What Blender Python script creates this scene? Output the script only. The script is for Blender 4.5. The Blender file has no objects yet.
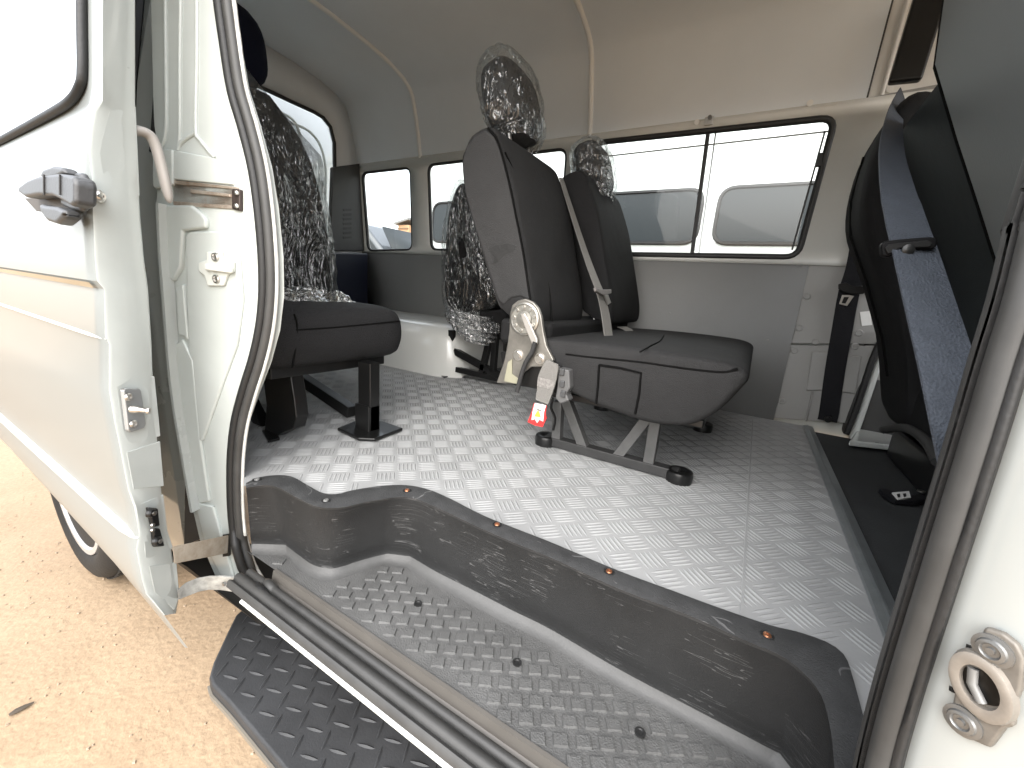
import bpy, bmesh, math, random
from mathutils import Vector, Matrix, noise
random.seed(7)
S = bpy.context.scene; COL = S.collection
R = math.radians
V = Vector

# ---------------------------------------------------------------- camera
F = 406.2
YAW, PITCH, ROLL = R(30.0), R(12.66), R(4.45)
CAM = V((0, 0, .42))
FW = V((-math.sin(YAW)*math.cos(PITCH), math.cos(YAW)*math.cos(PITCH), -math.sin(PITCH)))
_r = V((math.cos(YAW), math.sin(YAW), 0)); _u = _r.cross(FW)
RT = _r*math.cos(ROLL) + _u*math.sin(ROLL)
UP = _u*math.cos(ROLL) - _r*math.sin(ROLL)
cd = bpy.data.cameras.new('camera'); cam = bpy.data.objects.new('camera', cd); COL.objects.link(cam)
cd.sensor_width = 36; cd.lens = F/1024*36; cd.clip_start = .02; cd.clip_end = 3000
m = Matrix((RT, UP, -FW)).transposed().to_4x4(); m.translation = CAM
cam.matrix_world = m; S.camera = cam

# measuring from the photograph: where the sight line of a pixel meets a real plane of the van
def ray(x, y): return FW*F + RT*(x-512) + UP*(384-y)
def onZ(x, y, z=0.): d = ray(x, y); return CAM + d*((z-CAM.z)/d.z)
def onY(x, y, Y): d = ray(x, y); return CAM + d*(Y/d.y)
def onX(x, y, X): d = ray(x, y); return CAM + d*(X/d.x)
def onP(x, y, p, n):
    d = ray(x, y); p = V(p); n = V(n); return CAM + d*((p-CAM).dot(n)/d.dot(n))

# ---------------------------------------------------------------- materials
def mat(name, col, rough=.5, metal=0., coat=0., bump=0., bscale=50., var=0., vscale=4., spec=.5, col2=None, detail=6.):
    m = bpy.data.materials.new(name); m.use_nodes = True
    nt = m.node_tree; b = nt.nodes['Principled BSDF']
    b.inputs['Base Color'].default_value = (*col, 1); b.inputs['Roughness'].default_value = rough
    b.inputs['Metallic'].default_value = metal; b.inputs['Coat Weight'].default_value = coat
    b.inputs['Coat Roughness'].default_value = .04; b.inputs['Specular IOR Level'].default_value = spec
    tc = nt.nodes.new('ShaderNodeTexCoord')
    if var:
        n = nt.nodes.new('ShaderNodeTexNoise'); n.inputs['Scale'].default_value = vscale; n.inputs['Detail'].default_value = detail
        n.inputs['Roughness'].default_value = .65
        nt.links.new(tc.outputs['Object'], n.inputs['Vector'])
        r = nt.nodes.new('ShaderNodeValToRGB'); r.color_ramp.elements[0].position = .3; r.color_ramp.elements[1].position = .7
        c2 = col2 or tuple(min(1, c*(1+var)) for c in col)
        r.color_ramp.elements[0].color = (*[c*(1-var) for c in col], 1) if not col2 else (*col, 1)
        r.color_ramp.elements[1].color = (*c2, 1)
        nt.links.new(n.outputs['Fac'], r.inputs['Fac']); nt.links.new(r.outputs['Color'], b.inputs['Base Color'])
        rr_ = nt.nodes.new('ShaderNodeMapRange'); rr_.inputs['To Min'].default_value = max(.02, rough-.08); rr_.inputs['To Max'].default_value = rough+.1
        nt.links.new(n.outputs['Fac'], rr_.inputs['Value']); nt.links.new(rr_.outputs['Result'], b.inputs['Roughness'])
    if bump:
        n2 = nt.nodes.new('ShaderNodeTexNoise'); n2.inputs['Scale'].default_value = bscale; n2.inputs['Detail'].default_value = 4
        nt.links.new(tc.outputs['Object'], n2.inputs['Vector'])
        bp = nt.nodes.new('ShaderNodeBump'); bp.inputs['Strength'].default_value = bump; bp.inputs['Distance'].default_value = .004
        nt.links.new(n2.outputs['Fac'], bp.inputs['Height']); nt.links.new(bp.outputs['Normal'], b.inputs['Normal'])
    return m

def scratches(m, col, amount=.55, scale=9., stretch=(1, 1, 14), width=.035):
    """pale scuff marks on worn plastic: thin bands of a stretched noise, broken up by a second noise"""
    nt = m.node_tree; b = nt.nodes['Principled BSDF']; L = nt.links
    tc = nt.nodes.new('ShaderNodeTexCoord')
    tot = None
    for k, rot in enumerate(((.3, .5, .2), (1.2, .2, .9))):
        mp = nt.nodes.new('ShaderNodeMapping'); mp.inputs['Scale'].default_value = stretch; mp.inputs['Rotation'].default_value = rot
        L.new(tc.outputs['Object'], mp.inputs['Vector'])
        n = nt.nodes.new('ShaderNodeTexNoise'); n.inputs['Scale'].default_value = scale; n.inputs['Detail'].default_value = 1.5
        L.new(mp.outputs['Vector'], n.inputs['Vector'])
        a = nt.nodes.new('ShaderNodeMath'); a.operation = 'COMPARE'; a.inputs[1].default_value = .5+.05*k; a.inputs[2].default_value = width*.25
        L.new(n.outputs['Fac'], a.inputs[0])
        n2 = nt.nodes.new('ShaderNodeTexNoise'); n2.inputs['Scale'].default_value = 11+7*k; n2.inputs['Detail'].default_value = 5
        L.new(tc.outputs['Object'], n2.inputs['Vector'])
        g = nt.nodes.new('ShaderNodeMath'); g.operation = 'GREATER_THAN'; g.inputs[1].default_value = .57
        L.new(n2.outputs['Fac'], g.inputs[0])
        mu = nt.nodes.new('ShaderNodeMath'); mu.operation = 'MULTIPLY'; L.new(a.outputs[0], mu.inputs[0]); L.new(g.outputs[0], mu.inputs[1])
        if tot is None: tot = mu
        else:
            ad = nt.nodes.new('ShaderNodeMath'); ad.operation = 'MAXIMUM'; L.new(tot.outputs[0], ad.inputs[0]); L.new(mu.outputs[0], ad.inputs[1]); tot = ad
    sc = nt.nodes.new('ShaderNodeMath'); sc.operation = 'MULTIPLY'; sc.inputs[1].default_value = amount; L.new(tot.outputs[0], sc.inputs[0])
    mx = nt.nodes.new('ShaderNodeMixRGB'); mx.inputs['Color2'].default_value = (*col, 1)
    src = b.inputs['Base Color'].links
    if src: L.new(src[0].from_socket, mx.inputs['Color1'])
    else: mx.inputs['Color1'].default_value = b.inputs['Base Color'].default_value
    L.new(sc.outputs[0], mx.inputs['Fac']); L.new(mx.outputs['Color'], b.inputs['Base Color'])
    return m

def weave(m, scale=500., strength=.5, dist=.0015):
    """woven cloth: two crossed waves as relief"""
    nt = m.node_tree; b = nt.nodes['Principled BSDF']; L = nt.links
    tc = nt.nodes.new('ShaderNodeTexCoord')
    v = nt.nodes.new('ShaderNodeTexVoronoi'); v.inputs['Scale'].default_value = scale; L.new(tc.outputs['Object'], v.inputs['Vector'])
    n = nt.nodes.new('ShaderNodeTexNoise'); n.inputs['Scale'].default_value = 14; n.inputs['Detail'].default_value = 3; L.new(tc.outputs['Object'], n.inputs['Vector'])
    b1 = nt.nodes.new('ShaderNodeBump'); b1.inputs['Strength'].default_value = strength; b1.inputs['Distance'].default_value = dist
    L.new(v.outputs['Distance'], b1.inputs['Height'])
    b2 = nt.nodes.new('ShaderNodeBump'); b2.inputs['Strength'].default_value = .35; b2.inputs['Distance'].default_value = .012
    L.new(n.outputs['Fac'], b2.inputs['Height']); L.new(b2.outputs['Normal'], b1.inputs['Normal'])
    L.new(b1.outputs['Normal'], b.inputs['Normal'])
    b.inputs['Specular IOR Level'].default_value = .18; b.inputs['Sheen Weight'].default_value = .0; b.inputs['Sheen Roughness'].default_value = .4
    return m

def glass_mat(name, tint=(.9, .93, .92), refl=.06):
    m = bpy.data.materials.new(name); m.use_nodes = True; nt = m.node_tree; nt.nodes.clear(); L = nt.links
    o = nt.nodes.new('ShaderNodeOutputMaterial'); t = nt.nodes.new('ShaderNodeBsdfTransparent'); t.inputs['Color'].default_value = (*tint, 1)
    g = nt.nodes.new('ShaderNodeBsdfGlossy'); g.inputs['Roughness'].default_value = .01
    fr = nt.nodes.new('ShaderNodeFresnel'); fr.inputs['IOR'].default_value = 1.45
    mx = nt.nodes.new('ShaderNodeMixShader'); L.new(fr.outputs[0], mx.inputs[0]); L.new(t.outputs[0], mx.inputs[1]); L.new(g.outputs[0], mx.inputs[2])
    L.new(mx.outputs[0], o.inputs[0]); return m

def film_mat(name, refl=.3, haze=.1, scale=28.):
    """thin crumpled clear plastic film"""
    m = bpy.data.materials.new(name); m.use_nodes = True; nt = m.node_tree; nt.nodes.clear(); L = nt.links
    o = nt.nodes.new('ShaderNodeOutputMaterial'); t = nt.nodes.new('ShaderNodeBsdfTransparent'); t.inputs['Color'].default_value = (.96, .97, .97, 1)
    g = nt.nodes.new('ShaderNodeBsdfGlossy'); g.inputs['Roughness'].default_value = .13
    d = nt.nodes.new('ShaderNodeBsdfDiffuse'); d.inputs['Color'].default_value = (.85, .87, .87, 1)
    tc = nt.nodes.new('ShaderNodeTexCoord')
    n = nt.nodes.new('ShaderNodeTexNoise'); n.inputs['Scale'].default_value = scale; n.inputs['Detail'].default_value = 2.5; n.inputs['Distortion'].default_value = 2.2
    mp = nt.nodes.new('ShaderNodeMapping'); mp.inputs['Scale'].default_value = (1, 1, .22); mp.inputs['Rotation'].default_value = (.2, .35, 0)
    L.new(tc.outputs['Object'], mp.inputs[0]); L.new(mp.outputs[0], n.inputs['Vector'])
    bp = nt.nodes.new('ShaderNodeBump'); bp.inputs['Strength'].default_value = 1.; bp.inputs['Distance'].default_value = .035
    sb = nt.nodes.new('ShaderNodeMath'); sb.operation = 'SUBTRACT'; sb.inputs[1].default_value = .5; L.new(n.outputs['Fac'], sb.inputs[0])
    ab = nt.nodes.new('ShaderNodeMath'); ab.operation = 'ABSOLUTE'; L.new(sb.outputs[0], ab.inputs[0])
    L.new(ab.outputs[0], bp.inputs['Height']); L.new(bp.outputs[0], g.inputs['Normal'])
    lw = nt.nodes.new('ShaderNodeLayerWeight'); lw.inputs['Blend'].default_value = .35; L.new(bp.outputs[0], lw.inputs['Normal'])
    mr = nt.nodes.new('ShaderNodeMapRange'); mr.inputs['To Min'].default_value = refl*.35; mr.inputs['To Max'].default_value = min(1, refl*2.2)
    L.new(lw.outputs['Fresnel'], mr.inputs['Value'])
    m1 = nt.nodes.new('ShaderNodeMixShader'); m1.inputs[0].default_value = haze; L.new(t.outputs[0], m1.inputs[1]); L.new(d.outputs[0], m1.inputs[2])
    m2 = nt.nodes.new('ShaderNodeMixShader'); L.new(mr.outputs[0], m2.inputs[0]); L.new(m1.outputs[0], m2.inputs[1]); L.new(g.outputs[0], m2.inputs[2])
    L.new(m2.outputs[0], o.inputs[0]); return m

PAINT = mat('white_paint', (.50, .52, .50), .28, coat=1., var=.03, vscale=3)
DOORPAINT_DIM = mat('glossy_white_dimmed', (.22, .235, .23), .3, coat=.3, spec=.35, bump=.012, bscale=5)  # same white paint, darkened to offset the strong light on the door skin
PILPAINT_DIM = mat('pillar_white_dimmed', (.37, .385, .37), .3, coat=.7, var=.03, vscale=3)  # same white paint, darkened so the brightly lit pillar burns out less
JAMB_LIFT = mat('jamb_white_lifted', (.52, .552, .53), .3, coat=.6, var=.04, vscale=9)  # same white paint, kept lighter to offset shade on jamb and door edge
CREAM = mat('window_frame_paint', (.60, .60, .57), .4, var=.04)
RUB = mat('black_rubber', (.012, .012, .012), .55, bump=.15, bscale=200)
RUBG = mat('grey_rubber', (.042, .0415, .040), .5, var=.2, vscale=20)
LINER = mat('grey_lining_board', (.24, .24, .235), .6, bump=.08, bscale=120, var=.05)
HEAD = mat('beige_roof_lining', (.73, .775, .815), .65, var=.04, vscale=2, bump=.05, bscale=90)
BEAD = mat('beige_bead', (.80, .80, .78), .45)
PIL = mat('pillar_grey_plastic', (.28, .278, .268), .55, var=.06, vscale=3)
PLAS = scratches(mat('step_plastic', (.022, .0225, .023), .55, spec=.3, bump=.25, bscale=500, var=.18, vscale=7), (.22, .22, .22), .3)
PLASL = scratches(mat('step_lip_plastic', (.042, .0425, .043), .6, spec=.3, bump=.4, bscale=420, var=.25, vscale=30), (.25, .25, .25), .35)
PLASC = mat('step_cove_plastic', (.085, .085, .084), .5, spec=.35, bump=.15, bscale=300, var=.2, vscale=8)
PLAST = mat('tread_plastic', (.098, .098, .096), .5, bump=.5, bscale=420, var=.2, vscale=10)
DKPLAS = mat('running_board_plastic', (.034, .035, .037), .5, spec=.35, bump=.15, bscale=300, var=.2, vscale=6)
BLACK = mat('black_steel', (.008, .008, .008), .35, coat=.15, spec=.35)
GREYST = mat('grey_steel', (.20, .20, .195), .45, metal=.3, var=.2, vscale=15)
CHROME = mat('zinc_steel', (.62, .60, .57), .3, metal=1., var=.15, vscale=25)
RUST = mat('rusty_rail', (.33, .22, .15), .42, metal=.7, var=.35, vscale=30, col2=(.72, .66, .58))
DIRTY = mat('dirty_steel', (.33, .27, .20), .6, metal=.4, var=.3, vscale=40, col2=(.5, .45, .38))
SILL = mat('sill_plate', (.10, .092, .082), .45, metal=.2, var=.1, vscale=10)
CARPET = mat('black_carpet', (.024, .026, .027), .9, bump=.5, bscale=300, var=.25, vscale=12)
STRIP = mat('aluminium_strip', (.42, .45, .46), .38, metal=.85, var=.12, vscale=20)
FAB = weave(mat('charcoal_seat_fabric', (.025, .025, .0255), .75, var=.12, vscale=9))
FABD = weave(mat('black_seat_fabric', (.014, .014, .0145), .8))
FABG = weave(mat('grey_side_fabric', (.036, .036, .0365), .7, var=.12, vscale=6))
FABM = weave(mat('mesh_seat_fabric', (.021, .021, .022), .7), 260., .6, .0025)
FABM2 = weave(mat('dark_bolster_cloth', (.035, .041, .043), .75, var=.1, vscale=5))
SEAM = mat('seam_thread', (.004, .004, .004), .8, spec=.1)
PANEL = mat('seat_back_panel', (.17, .182, .184), .6, bump=.1, bscale=200, var=.06)
NAVY = weave(mat('navy_headrest_cloth', (.002, .003, .011), .8))
NAVYB = mat('dark_navy_panel', (.006, .008, .018), .4)
TRIMD = mat('dark_grey_trim', (.04, .04, .039), .6)
BELTB = weave(mat('blue_grey_webbing', (.060, .068, .082), .65, var=.12, vscale=40), 380., .8)
BELTK = weave(mat('black_webbing', (.01, .01, .012), .7), 400.)
BELTG = weave(mat('grey_webbing', (.17, .165, .155), .6), 400.)
GLASS = glass_mat('window_glass')
DGLASS = mat('dark_window_glass', (.035, .04, .043), .3, spec=.15)
FILM = film_mat('clear_plastic_film', .27, .014, 19)
FILMW = film_mat('bunched_plastic_film', .5, .10, 20)
TYRE = mat('tyre_rubber', (.016, .0155, .015), .7, bump=.3, bscale=80, var=.3, vscale=12)
RIM = mat('rim_steel', (.62, .63, .64), .35, metal=.6)
GREYP = mat('handle_plastic', (.055, .056, .058), .45, bump=.1, bscale=300)
COPPER = mat('copper_screw', (.55, .25, .14), .35, metal=.9)
RED = mat('red_label', (.62, .03, .03), .4)
WHITE = mat('white_label', (.8, .8, .78), .5)
YEL = mat('yellow_label', (.75, .45, .05), .5)
GOLD = mat('gold_stripe', (.30, .24, .15), .3, coat=.6)
HOUS = mat('white_housing', (.62, .62, .59), .25, coat=.5)

# floor plate: mill-finish aluminium
ALU = mat('aluminium_plate', (.305, .308, .307), .62, metal=.05, spec=.18, var=.10, vscale=5, bump=.06, bscale=200)
ALUB = ALU

# ---------------------------------------------------------------- mesh builder
def woff(p):
    o = V((0, 0, 0))
    while p is not None: o = o + p.location; p = p.parent
    return o

def rr(hw, hd, n=28, e=4.):
    out = []
    for i in range(n):
        t = 2*math.pi*(i+.5)/n; c, s = math.cos(t), math.sin(t)
        out.append((hw*math.copysign(abs(c)**(2/e), c), hd*math.copysign(abs(s)**(2/e), s)))
    return out

class M:
    def __init__(s): s.v = []; s.f = []
    def add(s, v, f):
        b = len(s.v); s.v += [V(x) for x in v]; s.f += [tuple(i+b for i in q) for q in f]; return s
    def box(s, c, size, rot=None):
        c = V(c); h = V(size)/2; vs = []
        for x in (-1, 1):
            for y in (-1, 1):
                for z in (-1, 1):
                    p = V((x*h.x, y*h.y, z*h.z))
                    if rot is not None: p = rot @ p
                    vs.append(c+p)
        return s.add(vs, [(0, 1, 3, 2), (4, 6, 7, 5), (0, 4, 5, 1), (2, 3, 7, 6), (0, 2, 6, 4), (1, 5, 7, 3)])
    def prism(s, poly, vec):
        n = len(poly); vec = V(vec); a = [V(p) for p in poly]
        return s.add(a+[p+vec for p in a], [tuple(range(n)), tuple(range(2*n-1, n-1, -1))]+[(i, (i+1) % n, n+(i+1) % n, n+i) for i in range(n)])
    def loft(s, rings, cap0=True, cap1=True, closed=True):
        n = len(rings[0]); vs = [p for r in rings for p in r]; fs = []
        for k in range(len(rings)-1):
            for i in range(n if closed else n-1):
                j = (i+1) % n; fs.append((k*n+i, k*n+j, (k+1)*n+j, (k+1)*n+i))
        if cap0 and closed: fs.append(tuple(range(n-1, -1, -1)))
        if cap1 and closed: fs.append(tuple((len(rings)-1)*n+i for i in range(n)))
        return s.add(vs, fs)
    def tube(s, path, r, n=8, closed=False, sx=1., up=None):
        P = [V(p) for p in path]; rings = []; N = len(P)
        ref = V(up) if up else None
        prev = None
        for i in range(N):
            a = P[(i-1) % N] if (closed or i > 0) else P[i]; b = P[(i+1) % N] if (closed or i < N-1) else P[i]
            t = (b-a).normalized()
            if ref is not None: x = (ref - t*ref.dot(t)).normalized()
            elif prev is None:
                q = V((0, 0, 1)) if abs(t.z) < .9 else V((1, 0, 0)); x = (q - t*q.dot(t)).normalized()
            else: x = (prev - t*prev.dot(t)).normalized()
            prev = x; y = t.cross(x); rad = r[i] if isinstance(r, (list, tuple)) else r
            rings.append([P[i] + (x*math.cos(2*math.pi*k/n)*sx + y*math.sin(2*math.pi*k/n))*rad for k in range(n)])
        if closed: rings.append(rings[0]); return s.loft(rings, False, False)
        return s.loft(rings)
    def bar(s, a, b, w, h, up=(0, 0, 1)):
        a = V(a); b = V(b); t = (b-a).normalized(); u = V(up); x = t.cross(u).normalized(); y = x.cross(t)
        q = [x*w/2+y*h/2, -x*w/2+y*h/2, -x*w/2-y*h/2, x*w/2-y*h/2]
        return s.loft([[a+p for p in q], [b+p for p in q]])
    def ribbon(s, path, side, w, th=.0015):
        """flat strap along path; side(i) = width direction"""
        rings = []; N = len(path)
        for i, p in enumerate(path):
            p = V(p); t = (V(path[min(i+1, N-1)])-V(path[max(i-1, 0)])).normalized()
            sd = V(side(i) if callable(side) else side); sd = (sd - t*sd.dot(t)).normalized(); nn = t.cross(sd)
            ww = w(i) if callable(w) else w
            rings.append([p+sd*ww/2+nn*th, p-sd*ww/2+nn*th, p-sd*ww/2-nn*th, p+sd*ww/2-nn*th])
        return s.loft(rings)
    def lathe(s, prof, o, axis, n=24):
        o = V(o); a = V(axis).normalized(); q = V((0, 0, 1)) if abs(a.z) < .9 else V((1, 0, 0))
        x = (q-a*q.dot(a)).normalized(); y = a.cross(x)
        return s.loft([[o+a*h+(x*math.cos(2*math.pi*k/n)+y*math.sin(2*math.pi*k/n))*r for k in range(n)] for r, h in prof])
    def grid(s, fn, nu, nv):
        vs = [fn(i/nu, j/nv) for i in range(nu+1) for j in range(nv+1)]; w = nv+1
        return s.add(vs, [(i*w+j, (i+1)*w+j, (i+1)*w+j+1, i*w+j+1) for i in range(nu) for j in range(nv)])
    def build(s, name, material, parent=None, smooth=35, bevel=0., seg=3, loc=None, solid=0., angle=30, subsurf=0, keepn=False):
        me = bpy.data.meshes.new(name); off = woff(parent)
        if parent is None and loc is not None: off = V(loc)
        me.from_pydata([p-off for p in s.v], [], s.f)
        bm = bmesh.new(); bm.from_mesh(me)
        bmesh.ops.remove_doubles(bm, verts=bm.verts, dist=1e-5)
        if not keepn: bmesh.ops.recalc_face_normals(bm, faces=bm.faces)
        bm.to_mesh(me); bm.free()
        if smooth: me.shade_smooth(); me.set_sharp_from_angle(angle=R(smooth))
        me.materials.append(material)
        o = bpy.data.objects.new(name, me); COL.objects.link(o)
        if parent is not None: o.parent = parent
        elif loc is not None: o.location = loc
        if solid:
            d = o.modifiers.new('solid', 'SOLIDIFY'); d.thickness = solid; d.offset = 0
        if bevel:
            b = o.modifiers.new('bevel', 'BEVEL'); b.width = bevel; b.segments = seg; b.limit_method = 'ANGLE'; b.angle_limit = R(angle); b.harden_normals = bool(smooth)
            me.set_sharp_from_angle(angle=R(180))
        if subsurf:
            d = o.modifiers.new('sub', 'SUBSURF'); d.levels = d.render_levels = subsurf
        return o

def tag(o, label, cat, group=None, kind=None):
    if label: o['label'] = label
    if cat: o['category'] = cat
    if group: o['group'] = group
    if kind: o['kind'] = kind
    return o
def thing(name, loc, label, cat, group=None):
    o = bpy.data.objects.new(name, None); COL.objects.link(o); o.location = loc; o.empty_display_size = .1
    return tag(o, label, cat, group)
def smoothpath(pts, sub=6, closed=False):
    P = [V(p) for p in pts]; n = len(P); out = []
    for i in range(n if closed else n-1):
        a, b, c, d = (P[(i-1) % n] if (closed or i > 0) else P[i]), P[i], P[(i+1) % n], (P[(i+2) % n] if (closed or i < n-2) else P[(i+1) % n])
        for k in range(sub):
            t = k/sub
            out.append(.5*((2*b)+(c-a)*t+(2*a-5*b+4*c-d)*t*t+(3*b-a-3*c+d)*t**3))
    if not closed: out.append(P[-1])
    return out
def rounded(poly, r, seg=5):
    """round the corners of a 3-d polygon"""
    P = [V(p) for p in poly]; n = len(P); out = []
    for i in range(n):
        a, b, c = P[i-1], P[i], P[(i+1) % n]
        d1 = (a-b); d2 = (c-b); rad = min(r, d1.length*.45, d2.length*.45)
        p = b+d1.normalized()*rad; q = b+d2.normalized()*rad
        for k in range(seg+1):
            t = k/seg; out.append(p*(1-t)**2+b*2*t*(1-t)+q*t*t)
    return out
def inside(x, y, poly):
    c = False; j = len(poly)-1
    for i in range(len(poly)):
        if (poly[i][1] > y) != (poly[j][1] > y) and x < (poly[j][0]-poly[i][0])*(y-poly[i][1])/(poly[j][1]-poly[i][1])+poly[i][0]: c = not c
        j = i
    return c
def sheet_with_holes(outer, holes, f3, mname=None):
    """flat sheet in (a,b) with holes, filled by triangles; f3 maps to 3-d"""
    bm = bmesh.new(); edges = []
    for loop in [outer]+holes:
        vs = [bm.verts.new((a, b, 0)) for a, b in loop]
        for i in range(len(vs)): edges.append(bm.edges.new((vs[i], vs[(i+1) % len(vs)])))
    bmesh.ops.triangle_fill(bm, use_beauty=True, edges=edges)
    bm.verts.index_update()
    mm = M(); mm.add([f3(v.co.x, v.co.y) for v in bm.verts], [tuple(v.index for v in f.verts) for f in bm.faces]); bm.free()
    return mm
# ================================================================ THE VAN
van = thing('minibus', (-.9, 1.15, -.70), 'white minibus seen through its open sliding side door, aluminium plate floor and seats inside', 'minibus')

# ---- step well outlines (at their real heights)
lip_out_px = [(246, 483), (260, 477), (279, 475), (293, 477), (309, 486), (323, 493), (337, 494), (353, 490), (380, 486), (405, 485), (427, 489), (449, 498), (487, 517), (548, 541), (617, 570), (671, 590), (720, 608), (770, 625), (799, 632), (829, 643), (845, 656), (853, 678), (862, 711), (868, 733), (876, 790)]
lip_in_px = [(246, 488), (266, 485), (279, 488), (296, 497), (312, 505), (326, 508), (345, 507), (372, 501), (400, 497), (416, 499), (438, 508), (476, 526), (510, 541), (554, 559), (617, 588), (688, 615), (744, 640), (780, 655), (804, 673), (821, 695), (829, 722), (833, 749), (836, 800)]
base_px = [(246, 552), (255, 550), (266, 547), (282, 549), (298, 561), (312, 571), (326, 575), (339, 574), (367, 565), (394, 559), (408, 562), (435, 578), (476, 599), (510, 617), (548, 636), (617, 677), (688, 715), (753, 750), (800, 776), (822, 800), (826, 830)]
TZ = -.165
lip_out = [onZ(x, y, .006) for x, y in lip_out_px]
lip_in = [onZ(x, y, .008) for x, y in lip_in_px]
base = [onZ(x, y, TZ) for x, y in base_px]
def resample(P, n):
    P = smoothpath(P, 8); d = [0.]
    for a, b in zip(P, P[1:]): d.append(d[-1]+(b-a).length)
    out = []; k = 0
    for i in range(n):
        t = d[-1]*i/(n-1)
        while k < len(d)-2 and d[k+1] < t: k += 1
        out.append(P[k].lerp(P[k+1], min(1, max(0, (t-d[k])/max(1e-9, d[k+1]-d[k])))))
    return out
def resample_x(P, xs):
    """resample a left-to-right curve by matching fractions along it"""
    return resample(P, xs)
NS = 120
LO, LI, BA = resample(lip_out, NS), resample(lip_in, NS), resample(base, NS)
# match wall bottom to wall top: for each lip point take nearest base point in plan, kept in order
def match(A, B):
    out = []; last = 0; d = []
    B2 = resample(B, 900)
    for a in A:
        bi = min(range(last, min(len(B2), last+140)), key=lambda i: (B2[i].x-a.x)**2+(B2[i].y-a.y)**2)
        last = bi; out.append(B2[bi])
    return out
BA = match(LI, BA)
rings = []
for k in range(NS):
    o, i, b = LO[k], LI[k], BA[k]
    inn = V((i.x-o.x, i.y-o.y, 0)); inn = inn.normalized() if inn.length > 1e-6 else V((0, -1, 0))
    if inn.y > .3: inn = V((0, -1, 0))
    w = i.lerp(V((b.x, b.y, i.z)), .35)
    row = [o+V((0, 0, -.006)), o, o.lerp(i, .7)+V((0, 0, .003)), i, i.lerp(w, .3)+V((0, 0, -.006)), V((w.x, w.y, -.02))]
    for t in (.2, .4, .6, .75): row.append(V((w.x+(b.x-w.x)*t, w.y+(b.y-w.y)*t, -.02+(TZ+.02)*t)))
    c = V((b.x, b.y, TZ))
    for a in (0, 22, 45, 68, 90):                                    # cove into the tread
        rad = .022; row.append(c + inn*(rad*(1-math.cos(R(a)))-.004) + V((0, 0, rad*(1-math.sin(R(a))))))
    rings.append(row)
mm = M(); mm.loft([r_[4:12] for r_ in rings], closed=False)
step = mm.build('step_well', PLAS, van, smooth=50)
M().loft([r_[:5] for r_ in rings], closed=False).build('step_lip', PLASL, step, smooth=50)
M().loft([r_[11:] for r_ in rings], closed=False).build('step_cove', PLASC, step, smooth=60)

# tread with its raised squares (pattern inside the tread's own mesh)
front_y = lambda x: .398+.008*(x+.2)
edge = [c[-1] for c in rings]
poly = [(p.x, p.y) for p in edge] + [(.20, front_y(.2)), (-.86, front_y(-.86))]
bm_ = M()
vs = [V((x, y, TZ-.004)) for x, y in poly]
sh = sheet_with_holes(poly, [], lambda a, b: V((a, b, TZ)))
tm = M(); tm.add(sh.v, sh.f)
e1 = V((math.cos(R(30)), math.sin(R(30)), 0)); e2 = V((-e1.y, e1.x, 0))
inner = [(p.x, p.y) for p in edge]
for j in range(-40, 60):
    for i in range(-40, 60):
        c = V((-.364, .495, TZ)) + e1*(.031*(i+.5*(j % 2))) + e2*(.0256*j)
        if not all(inside(c.x+dx, c.y+dy, poly) for dx, dy in ((.013, 0), (-.013, 0), (0, .013), (0, -.0105))): continue
        if min((c.x-p.x)**2+(c.y-p.y)**2 for p in edge[::2]) < .0155**2: continue
        b0 = [c+e1*sx*.0105+e2*sy*.0085 for sx, sy in ((-1, -1), (1, -1), (1, 1), (-1, 1))]
        b1 = [c+e1*sx*.0094+e2*sy*.0074+V((0, 0, .0034)) for sx, sy in ((-1, -1), (1, -1), (1, 1), (-1, 1))]
        tm.loft([b0, b1], False, True)
tread = tm.build('step_tread', PLAST, step, smooth=20)
for px in ((418, 604), (517, 663), (640, 733)):                       # drain slots
    c = onZ(*px, TZ+.0035)
    M().lathe([(.0075, 0), (.0075, .002), (.005, .002), (.004, .0005), (0, .0005)], c, (0, 0, 1), 16).build('plug', RUB, step)
for k, px in enumerate(((257, 480), (326, 501), (407, 491), (497, 525), (609, 572), (767, 636))):
    c = onZ(*px, .009)
    M().lathe([(.008, 0), (.0085, .0015), (.007, .002), (.006, .001), (0, .001)], c, (0, 0, 1), 18).build('screw_cup', RUB, step)
    M().lathe([(.0052, .001), (.0045, .003), (.0015, .0034), (.0012, .0022), (0, .0022)], c, (0, 0, 1), 14).build('screw', COPPER if k in (3, 4, 5, 2) else GREYST, step)

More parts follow.
